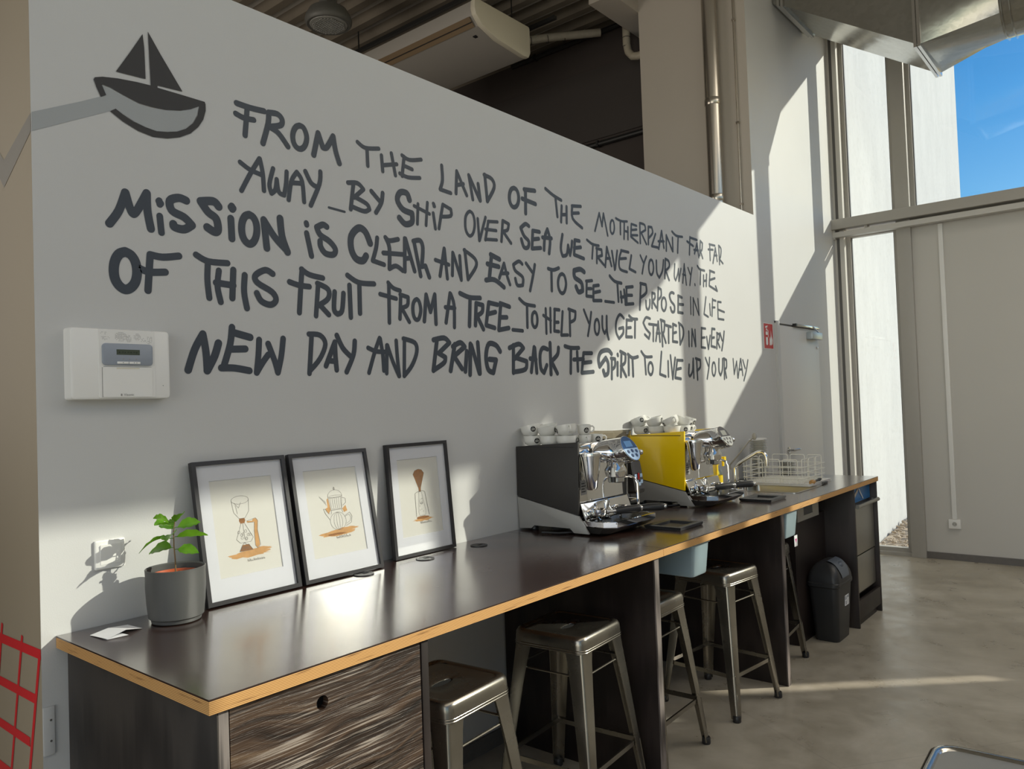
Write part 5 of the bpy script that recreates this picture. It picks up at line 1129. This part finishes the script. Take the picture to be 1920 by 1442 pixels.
    low = [(.0565*math.cos(R(180+180*k/18)), .0575*math.sin(R(180+180*k/18))-.002) for k in range(19)]
    obj('key_plate', patch(MB(), low, .003, .0042), keys, cp_)
    obj('lcd', patch(MB(), [(-.028, .006), (.028, .006), (.028, .036), (-.028, .036)], .003, .0038), lcd, cp_)
    for a, b in ((-.033, -.018), (0, -.015), (.033, -.018), (-.017, -.038), (.017, -.038)):
        k_ = obj('key', patch(MB(), [(a+.0088*math.cos(q*.5236), b+.0088*math.sin(q*.5236)) for q in range(12)], .0042, .0056), keyd, cp_)
    obj('bezel', MB().tube([onp(a*1.03, b*1.03, .001) for a, b in el], .0022, 6, closed=True, cap=False), CHROME, cp_)
    obj('steam_knob', MB().lathe([(.010, 0), (.012, .004), (.012, .016), (.008, .020)], (cx+.058, -.505, .345), 14, (1, 0, 0)), CHROME, t)
    # ribs under the housing, brew group
    obj('group_neck', MB().lathe([(.030, .232), (.044, .240), (.050, .262), (.050, .272), (.040, .290), (.036, .33)], (cx, -.415, 0), 26), CHROME, t)
    obj('brew_group', MB().lathe([(.034, .214), (.037, .218), (.037, .258), (.034, .260)], (cx, -.415, 0), 28), CHROMER, t)
    ct_ = MB()
    for s_ in (-1, 1): ct_.tube([(cx+s_*.02, -.43, .296), (cx+s_*.035, -.47, .310), (cx+s_*.02, -.50, .325)], .0022, 6)
    obj('trim_wire', ct_, CHROMER, t)
    # steam valve shroud at the left and its lever
    obj('steam_shroud', MB().lathe([(.020, .195), (.026, .205), (.034, .27), (.044, .335), (.045, .345), (.041, .350)], (.050, -.388, 0), 24), CHROME, t)
    obj('shroud_collar', MB().lathe([(.047, .340), (.048, .346), (.047, .354), (.036, .357)], (.050, -.388, 0), 24), CHROME, t)
    obj('steam_lever', MB().tube([(.085, -.42, .35), (.115, -.44, .338), (.132, -.445, .320), (.134, -.447, .285)], .0032, 8), CHROME, t)
    obj('lever_tip', MB().lathe([(.006, .285), (.007, .28), (.0105, .250), (.0105, .246)], (.134, -.447, 0), 14), CERAM, t)
    obj('lever_tip_base', MB().lathe([(.011, .222), (.011, .246)], (.134, -.447, 0), 14), BLACKP, t)
    wn = MB().tube([(.345, -.36, .225), (.348, -.40, .228), (.350, -.425, .218), (.352, -.436, .195), (.352, -.438, .10), (.352, -.440, .075)], .0062, 10)
    obj('steam_wand', wn, CHROME, t); obj('wand_tip', MB().lathe([(.0045, 0), (.008, .006), (.0065, .02)], (.352, -.441, .066), 10), CHROMER, t)
    #, MB().tube([(.10, -.335, .19), (.10, -.352, .192), (.10, -.36, .18), (.10, -.36, .165)], .005, 8), CHROME, t)
    obj('rating_sticker', B(.03, .075, -.3435, -.3425, .17, .235), DOTS, t)
    dk = MB()
    for k in range(4): dk.box(.034, .034+.03-.006*(k % 2), -.3442, -.3434, .182+k*.012, .187+k*.012)
    obj('sticker_print', dk, CUPL, t)
    return t
espresso(2.770, MBLACK, SCREEN, SCREENL, KEYS, KEYD, 'espresso machine with matt black side panel, nearer machine on the worktop', True)
espresso(3.753, MYEL, SCREEN2, SCREENL2, KEYS2, MBLACK, 'espresso machine with glossy yellow side panel, farther along the worktop', False)

def portafilter(loc, az, label, tip=CHROME):
    t = thing('portafilter', label, 'portafilter', loc, az, group='portafilters on the drip trays')
    obj('basket', MB().lathe([(.028, 0), (.031, .003), (.0345, .010), (.0355, .030), (.033, .031), (.031, .028), (.0005, .008)], (0, 0, .018), 24, cap=False), CHROME, t)
    obj('lug', MB().box(-.0405, -.033, -.007, .007, .036, .044), CHROME, t); obj('lug', MB().box(.033, .0405, -.007, .007, .036, .044), CHROME, t)
    sp_ = MB()
    for s_ in (-1, 1): sp_.tube([(0, 0, .021), (0, s_*.008, .012), (0, s_*.014, .002)], [.008, .007, .005], 10)
    obj('spout', sp_, CHROME, t)
    obj('neck', MB().tube([(.030, 0, .034), (.06, 0, .034), (.078, 0, .035)], [.009, .0075, .0085], 12), CHROME, t)
    obj('handle', MB().lathe([(.0115, 0), (.0140, .006), (.0175, .05), (.0175, .10), (.0155, .115), (.013, .118)], (.078, 0, .035), 16, (1, 0, .03)), BLACKP, t)
    obj('handle_cap', MB().lathe([(.012, 0), (.0125, .002), (.011, .010)], (.196, 0, .0386), 14, (1, 0, .03)), tip, t)
    return t
Zt = HC+.0605
for loc, az, lb in (((2.845, -.405, Zt), -33, 'portafilter with black handle on the near machine tray, nearest the black side panel'),
                    ((2.985, -.425, Zt), -52, 'portafilter with black handle on the near machine tray, farther from the black panel'),
                    ((3.835, -.405, Zt), -33, 'portafilter with black handle on the yellow machine tray, nearest the yellow panel'),
                    ((3.985, -.425, Zt), -52, 'portafilter with black handle on the yellow machine tray, farther from the panel')):
    portafilter(loc, R(az), lb)
# upright tampers / filters leaning on the trays
for x, lb in ((2.815, 'chrome coffee tamper tipped against the splash back of the near machine'), (3.80, 'chrome coffee tamper tipped against the splash back of the yellow machine')):
    tm = thing('tamper', lb, 'tamper', (x+.10, -.392, Zt)); tm.rotation_euler = (R(0), R(10), 0)
    obj('foot', MB().lathe([(.022, .004), (.024, .007), (.024, .016), (.010, .024)], n=20), CHROME, tm)
    obj('handle', MB().lathe([(.008, .022), (.006, .04), (.013, .062), (.013, .078), (.006, .086)], n=16), CHROME, tm)

def coaster(loc, label):
    t = thing('tamping_mat', label, 'mat', loc, 0)
    obj('mat', MB().prism(rrect(-.105, .105, -.088, .088, .004), 'z', .001, .003), MBLACK, t)
    fr = MB(); 
    def rc(a, b, z): return [(-a, -b, z), (a, -b, z), (a, b, z), (-a, b, z)]
    fr.loft([rc(.106, .089, .003), rc(.109, .092, .015), rc(.098, .080, .017), rc(.080, .060, .014), rc(.079, .058, .003)], cap=False)
    obj('raised_edge', fr.mesh('raised_edge', BLACKP, smooth=False), None, t)
    #, MB().loft([rc(.0845, .0625, .0142), rc(.078, .056, .010), rc(.0775, .0555, .0095)], cap=False), mat('inlay_dark', (.03, .03, .032), .2), t)
    return t
coaster((3.17, -.590, HC), 'square black tamping mat with raised edge beside the near machine')
coaster((4.21, -.585, HC), 'square black tamping mat with raised edge in front of the sink')

# grinder between the machines
gd = thing('coffee_grinder', 'black coffee grinder with clear hopper standing between the two espresso machines', 'grinder', (3.352, -.145, HC))
def col_(pts, n_, m_, z0, z1, **k): return obj(n_, MB().prism(pts, 'z', z0, z1).mesh(n_, m_, bevel=.006), None, gd)
col_(rrect(-.085, .085, -.13, .11, .02), 'base', MBLACK, .0, .045)
obj('body', MB().loft([[(a, b, .045) for a, b in rrect(-.07, .07, -.06, .10, .025)], [(a, b, .16) for a, b in rrect(-.065, .065, -.055, .09, .025)], [(a, b, .24) for a, b in rrect(-.078, .078, -.10, .10, .03)], [(a, b, .315) for a, b in rrect(-.078, .078, -.10, .10, .03)]]).mesh('body', MBLACK, ang=50), None, gd)
hd_ = MB().loft([[(a, -.10-.02, b) for a, b in rrect(-.048, .048, .115, .285, .02)], [(a, -.145+.10*(.285-b)*0+(.285-b)*-.16, b) for a, b in rrect(-.046, .046, .120, .280, .02)]])
obj('head', hd_.mesh('head', MBLACK, bevel=.003), None, gd)
kp = MB(); ky = [(-.026, .205), (.026, .205), (-.022, .175), (.022, .175), (0, .165)]
ks = obj('keypad', MB().flat([(-.040, -.1465-(.285-.275)*.16, .275), (.040, -.1465-(.285-.275)*.16, .275), (.040, -.1465-(.285-.14)*.16, .14), (-.040, -.1465-(.285-.14)*.16, .14)]), SCREEN2, gd)
for a, b in ky: obj('key', B(a-.010, a+.010, -.150-(.285-b)*.16, -.147-(.285-b)*.16, b-.009, b+.009).mesh('key', KEYS, bevel=.002), None, ks)
obj('stop_key', MB().box(-.006, .006, -.150-(.285-.200)*.16, -.147-(.285-.200)*.16, .186, .218), SIGNR, ks)
obj('fork', MB().tube([(-.03, -.06, .085), (-.03, -.13, .085), (.03, -.13, .085), (.03, -.06, .085)], .004, 8), CHROME, gd)
obj('hopper', MB().loft([[(a, b, .330) for a, b in rrect(-.06, .06, -.06, .06, .015)], [(a, b, .365) for a, b in rrect(-.086, .086, -.078, .078, .02)], [(a, b, .425) for a, b in rrect(-.090, .090, -.082, .082, .02)]], cap=False).mesh('hopper', HOPP, ang=40), None, gd)
obj('hopper_throat', MB().cyl((0, 0, .312), .045, .06, 22), CHROMER, gd)
obj('hopper_lid', MB().loft([[(a, b, .426) for a, b in rrect(-.093, .093, -.085, .085, .02)], [(a, b, .433) for a, b in rrect(-.093, .093, -.085, .085, .02)], [(a, b, .437) for a, b in rrect(-.06, .06, -.05, .05, .02)]]).mesh('hopper_lid', HOPP, ang=40), None, gd)

# ================================================================ CUPS AND SAUCERS
def cup_proto(rt_, rb, h, nm, label, group):
    t = thing('cup', label, 'cup', (0, 0, 0), group=group)
    obj('bowl', MB().lathe([(.0005, .0015), (rb*.92, .0015), (rb, 0), (rb*1.04, .004), (rb+(rt_-rb)*.72, h*.25), (rt_*.965, h*.55), (rt_, h), (rt_-.0030, h), (rt_*.965-.0035, h*.55), (rb+(rt_-rb)*.62, h*.27), (rb*.6, .007), (.0005, .006)], n=36, cap=False).mesh(nm+'_bowl', CERAM, ang=60), None, t)
    hp = [(rt_*.93, 0, h*.80), (rt_+.010, 0, h*.86), (rt_+.0185, 0, h*.70), (rt_+.0175, 0, h*.46), (rt_+.006, 0, h*.28), (rt_*.80, 0, h*.30)]
    obj('handle', MB().tube(hp, [.0038, .0036, .0034, .0034, .0036, .0038], 10).mesh(nm+'_handle', CERAM, ang=80), None, t)
    # round black badge wrapped on the bowl, at 90 degrees from the handle, with a light scribble
    bd_ = MB(); zc, rad = h*.55, min(.0125, h*.27)
    def rad_at(z): 
        u = z/h; m1 = rb+(rt_-rb)*.72; return m1+(rt_*.965-m1)*max(0, (u-.25)/.30) if u < .55 else rt_*.965+rt_*.035*(u-.55)/.45
    def wrap(a, b, o_): z = zc+b; q = rad_at(z)+o_; th = a/q; return (q*math.sin(th), -q*math.cos(th), z)
    rings = [[wrap(rad*f_*math.cos(k*math.pi/9), rad*f_*math.sin(k*math.pi/9), .0004) for k in range(18)] for f_ in (.02, .5, 1.0)]
    bd_.loft(rings, cap=False); obj('badge', bd_.mesh(nm+'_badge', CUPL), None, t)
    sc2 = MB()
    for r_ in range(2):
        for k in range(4):
            a0 = -.0075+k*.0042; b0 = .001-r_*.0052
            sc2.add([wrap(a0, b0-.0014, .0007), wrap(a0+.0028, b0-.0014, .0007), wrap(a0+.0028, b0+.0016, .0007), wrap(a0, b0+.0016, .0007)], [(0, 1, 2, 3)])
    for k in range(2): sc2.add([wrap(-.001, .0045+k*.003, .0007), wrap(.001, .0045+k*.003, .0007), wrap(.0012, .0065+k*.003, .0007), wrap(-.0012, .0065+k*.003, .0007)], [(0, 1, 2, 3)])
    obj('badge_print', sc2.mesh(nm+'_print', CERAM), None, t)
    return t
G1 = 'white cups on top of the black espresso machine'; G2 = 'white cups on top of the yellow espresso machine'
big = cup_proto(.0475, .026, .050, 'cap', '', G1); sml = cup_proto(.0325, .019, .048, 'esp', '', G1)
Zc = HC+.382
IRr = math.atan2(-2.1, 2.83)      # direction towards the viewpoint's right
first = {'b': big, 's': sml}; used = set()
def put(kind, x, y, z, rot, label, group):
    p = first[kind]
    if kind not in used:
        used.add(kind); p.location = (x, y, z); p.rotation_euler = rot; p['label'] = label; p['group'] = group; return p
    return dup(p, (x, y, z), rot, label, group)
# badge looks along local -Y rotated by rz: towards the camera is rz about -37 degrees
CR = R(-52)
for mx_, G, who in ((2.770, G1, 'black'), (3.753, G2, 'yellow')):
    d = mx_+.060
    rows = [(-.065, 'nearest the wall', 20), (-.160, 'middle of three', 60), (-.255, 'front of three', 75)]
    for i, (y, pos, badge) in enumerate(rows):
        put('b', d, y, Zc, (0, 0, CR+R(badge)), 'white cup in the bottom layer on the %s machine, %s' % (who, pos), G)
        tl_ = ((R(-9), R(-10)), (R(-4), R(-12)), (R(4), R(-6)))[i] if who == 'black' else ((R(-16), R(-14)), (R(-12), R(-10)), (R(20), R(-12)))[i]
        put('b', d+(.0 if who == 'black' else .004), y+(.006, .004, -.002)[i], Zc+.041+(.008 if who == 'yellow' else .007), (tl_[0], tl_[1], CR+R(badge-(5 if i < 2 else 150))), 'tilted white cup in the top layer on the %s machine, %s' % (who, pos), G)
    if who == 'black':
        put('s', 2.925, -.285, Zc, (0, 0, CR+R(-75)), 'small white cup in the bottom layer at the right of the black machine stack', G)
        put('s', 2.925, -.283, Zc+.046, (R(5), 0, CR+R(20)), 'small white espresso cup on top of another, right end of the black machine stack', G)
        put('s', 3.010, -.290, Zc, (0, R(3), CR+R(15)), 'single white espresso cup standing alone right of the cup stack', G)
    else:
        put('b', 3.915, -.262, Zc, (0, 0, CR+R(15)), 'white cup in the bottom layer on the yellow machine, right of the front one', G)
        put('b', 3.918, -.258, Zc+.043, (R(22), R(10), CR+R(60)), 'tilted white cup on top at the right of the yellow machine stack', G)
        put('s', 4.000, -.258, Zc, (0, 0, CR+R(30)), 'small white cup in the bottom layer, far right on the yellow machine', G)
        put('s', 4.002, -.256, Zc+.043, (R(14), R(12), CR+R(50)), 'small white cup on top, far right end of the yellow machine stack', G)
sp0 = None
ORD = 'first second third fourth fifth sixth seventh eighth ninth tenth eleventh twelfth thirteenth fourteenth fifteenth sixteenth seventeenth eighteenth nineteenth twentieth twenty-first twenty-second twenty-third twenty-fourth twenty-fifth twenty-sixth twenty-seventh twenty-eighth'.split()
def saucer(x, y, z, rot, label, group):
    global sp0
    if sp0 is None:
        t = thing('saucer', label, 'saucer', (x, y, z), group=group); t.rotation_euler = rot
        obj('dish', MB().lathe([(.0005, .0015), (.028, .0015), (.030, 0), (.0315, .002), (.050, .007), (.0620, .0115), (.0625, .0128), (.060, .0125), (.048, .0095), (.030, .0045), (.0005, .004)], n=30, cap=False).mesh('dish', CERAM, ang=60), None, t)
        sp0 = t; return t
    return dup(sp0, (x, y, z), rot, label, group)
for k in range(28):
    top = k == 27
    saucer(5.295+random.uniform(-.002, .002), -.125+random.uniform(-.002, .002), HC+.0155+k*.0092, (R(0), R(-5) if top else 0, 0),
           'top saucer, slightly tilted, on the tall stack behind the tap' if top else 'white saucer, %s from the top of the tall stack behind the tap' % ORD[27-k], 'saucers in the tall stack')
for k in range(11):
    saucer(5.53+random.uniform(-.002, .002), -.232+random.uniform(-.002, .002), HC+.001+k*.0092, (0, 0, 0), ('top white saucer of the low stack beside the dish rack' if k == 10 else 'white saucer, %s from the top of the low stack beside the dish rack' % ORD[10-k]), 'saucers in the low stack')

# ================================================================ DUCT AND BACK ROOM SERVICES
dt_ = thing('air_duct', 'large galvanised air duct with rectangular elbow turning into a round pipe, under the ceiling', 'duct', (6.625, -1.06, 4.33))
def dq(pts): return [(a-6.625, b+1.06, c-4.33) for a, b, c in pts]
def rect(y, z0, z1, x0=6.28, x1=6.975): return dq([(x0, y, z0), (x1, y, z0), (x1, y, z1), (x0, y, z1)])
obj('elbow', MB().loft([rect(-.005, 4.715, 5.015), rect(-.09, 4.672, 5.015), rect(-1.03, 4.052, 4.70), rect(-1.06, 4.035, 4.64)]).mesh('elbow', DUCT, smooth=False), None, dt_)
def circ(y, r_, n=24, x=6.63, z=4.36):
    # points ordered like the rectangle: start lower left, six per side
    return dq([(x+r_*math.cos(R(225)+2*math.pi*k/n), y, z+r_*math.sin(R(225)+2*math.pi*k/n)) for k in range(n)])
def rect24(y, z0, z1, x0=6.28, x1=6.975):
    c = [(x0, z0), (x1, z0), (x1, z1), (x0, z1)]; o_ = []
    for s_ in range(4):
        a, b = c[s_], c[(s_+1) % 4]; o_ += [(a[0]+(b[0]-a[0])*k/6, y, a[1]+(b[1]-a[1])*k/6) for k in range(6)]
    return dq(o_)
obj('transition', MB().loft([rect24(-1.062, 4.035, 4.64), rect24(-1.085, 4.035, 4.64), circ(-1.56, .315)]).mesh('transition', DUCT, ang=22), None, dt_)
bend = [circ(-1.56, .318), circ(-3.0, .318)]
for k in range(1, 8):
    a = math.pi/2*k/7; bend.append([Vector((0, -1.94-.40*math.sin(a), .03+.40*(1-math.cos(a)))) + Vector((.318*math.cos(R(225)+2*math.pi*i/24)+.005, -math.sin(a)*.318*-math.sin(R(225)+2*math.pi*i/24)*1.0, math.cos(a)*.318*math.sin(R(225)+2*math.pi*i/24))) for i in range(24)])
bend.append([Vector((v.x, v.y, .68)) for v in bend[-1]])
obj('round_duct', MB().loft(bend).mesh('round_duct', DUCT, ang=60), None, dt_)
fl = MB()
for y, z0, z1 in ((-1.045, 4.035, 4.65), (-1.072, 4.035, 4.65)):
    x0, x1 = 6.28, 6.975
    for q in ((x0-.022, x1+.022, z0-.024, z0), (x0-.022, x1+.022, z1, z1+.022), (x0-.022, x0, z0, z1), (x1, x1+.022, z0, z1)): 
        p0 = dq([(q[0], y-.010, q[2])])[0]; p1 = dq([(q[1], y+.010, q[3])])[0]; fl.box(p0[0], p1[0], p0[1], p1[1], p0[2], p1[2])
obj('flange', fl, CHROMER, dt_)
f2 = MB(); x0, x1 = 6.28, 6.975
for y, z0 in ((-.085, 4.68), (-.055, 4.70)):
    for q in ((x0-.022, x1+.022, z0-.026, z0), (x0-.022, x0, z0, 5.015), (x1, x1+.022, z0, 5.015)):
        p0 = dq([(q[0], y-.010, q[2])])[0]; p1 = dq([(q[1], y+.010, q[3])])[0]; f2.box(p0[0], p1[0], p0[1], p1[1], p0[2], p1[2])
obj('flange', f2, CHROMER, dt_)
for y in (-1.575, -1.625, -2.9):
    obj('collar', MB().loft([circ(y+.006, .318), circ(y, .336), circ(y-.006, .318)], cap=False), CHROMER, dt_)
obj('seam', MB().box(*[v for v in (-.351, -.345, .0, .001, -.1, .1)]), DUCT, dt_)

ac = thing('air_conditioner', 'long cream air conditioning unit hung under the dark back room ceiling', 'air conditioner', (4.78, 2.45, 4.52))
prof = [(-.38, .045), (-.375, .11), (-.33, .125), (.29, .125), (.295, .10), (.295, -.09), (.27, -.135), (.20, -.14), (-.12, -.115), (-.30, -.06), (-.365, -.0)]
obj('body', MB().prism(prof, 'y', -.80, .80).mesh('body', mat('ac_grey_plastic', (.36, .34, .31), .5), ang=25), None, ac)
prof2 = [(a*1.015, b*1.03) for a, b in prof]
for y0, y1 in ((-.85, -.80), (.80, .85)): obj('end_cover', MB().prism(prof2, 'y', y0, y1).mesh('end_cover', CREAM, bevel=.012, ang=40), None, ac)
obj('air_outlet', MB().prism([(-.374, -.002), (-.315, -.058), (-.318, -.064), (-.380, -.006)], 'y', -.78, .78), mat('ac_brown_louvre', (.20, .14, .08), .5), ac)
obj('louvre', MB().prism([(-.348, -.030), (-.344, -.034), (-.350, -.042), (-.354, -.038)], 'y', -.78, .78), BLACKP, ac)
obj('indicator', B(-.24, -.20, -.72, -.69, -.088, -.080), BLACKP, ac)
for y in (-.7, .7):
    for x in (-.25, .25): obj('hanger_rod', MB().tube([(x, y, .12), (x, y, .50)], .006, 6), PIPEK, ac)
obj('mounting_rail', MB().box(-.42, -.39, -1.1, .9, .12, .15).box(.31, .34, -1.1, .9, .12, .15), PIPEK, ac)
lp = thing('ceiling_lamp', 'round grey industrial lamp with patterned lens hanging in the dark back room', 'lamp', (3.83, 2.67, 4.60))
obj('housing', MB().lathe([(.09, .13), (.15, .105), (.180, .05), (.187, .02), (.182, 0), (.170, -.012), (.150, -.010)], n=36, cap=False).mesh('housing', LAMPG), None, lp)
obj('lens', MB().lathe([(.150, -.008), (.145, -.014), (.0005, -.022)], n=36), LAMPL, lp)
gl = MB()
for i in range(-7, 8):
    for j in range(-7, 8):
        if i*i+j*j < 48: gl.ell((i*.0185, j*.0185, -.022), .0075, .0075, .004, 8, 4)
g_ = obj('lens_prisms', gl, LAMPL, lp); g_['kind'] = 'stuff'
obj('driver_box', B(-.05, .05, -.05, .05, .125, .19), LAMPG, lp)
obj('hanger', MB().tube([(0, 0, .185), (0, 0, .42)], .006, 8), LAMPG, lp)
pl = thing('insulated_pipe', 'pale insulated pipe bending down at the top of the wall return', 'pipe', (5.93, 1.20, 4.75))
obj('pipe', MB().tube([(0, -.02, .27), (0, -.02, -.10), (0, -.035, -.17), (0, -.075, -.22), (0, -.13, -.235), (0, -.26, -.235)], .034, 14), PIPEW, pl)
bn_ = MB()
for z in (.18, .07, -.04, -.12): bn_.lathe([(.0345, 0), (.0355, .003), (.0345, .006)], (0, -.02, z), 14, cap=False)
obj('tape_band', bn_, PIPEK, pl)
p2 = thing('insulated_pipe', 'pale insulated pipe running along the back room ceiling beside the air conditioner', 'pipe', (5.6, 1.9, 4.86))
obj('pipe', MB().tube([(-.25, .18, -.10), (.05, -.05, -.02), (.38, -.42, .02)], .036, 14), PIPEW, p2)
b3 = MB()
for k in range(5): b3.lathe([(.0365, 0), (.0375, .003), (.0365, .006)], (-.20+.12*k, .14-.10*k, -.085+.022*k), 14, (.63, -.5, .12), cap=False)
obj('tape_band', b3, PIPEK, p2)
for z, y0, y1, lb in ((4.93, 1.0, 2.6, 'black conduit along the top of the dark back wall'), (3.895, 1.0, 3.2, 'black conduit halfway up the dark back wall')):
    c_ = thing('conduit', lb, 'conduit', (6.06, (y0+y1)/2, z)); obj('pipe', MB().tube([(0, -(y1-y0)/2, 0), (0, (y1-y0)/2, 0)], .024, 10), PIPEK, c_)
    for q in (-.5, .5): obj('clip', B(-.028, .025, q-.01, q+.01, -.028, .028), PIPEK, c_)
vp = thing('round_duct_pipe', 'vertical galvanised round pipe rising behind the end of the lettered wall', 'pipe', (5.60, .245, 3.9))
obj('pipe', MB().cyl((0, 0, -1.024), .058, 2.139, 28).mesh('pipe', PIPEC, ang=50), None, vp)
for z in (-.90, -.15, .7): obj('coupling', MB().lathe([(.0585, 0), (.062, .006), (.062, .05), (.0585, .056)], (0, 0, z), 28, cap=False), PIPEC, vp)
cdt = thing('conduit_pair', 'thin grey conduit running down the wall return beside the round pipe', 'conduit', (5.684, .085, 3.9))
obj('pipe', MB().tube([(0, 0, -.98), (0, 0, 1.1)], .0085, 8), PIPEC, cdt)
for z in (-.93, -.3, .5): obj('clip', B(-.012, .0145, -.012, .012, z-.008, z+.008), PIPEC, cdt)
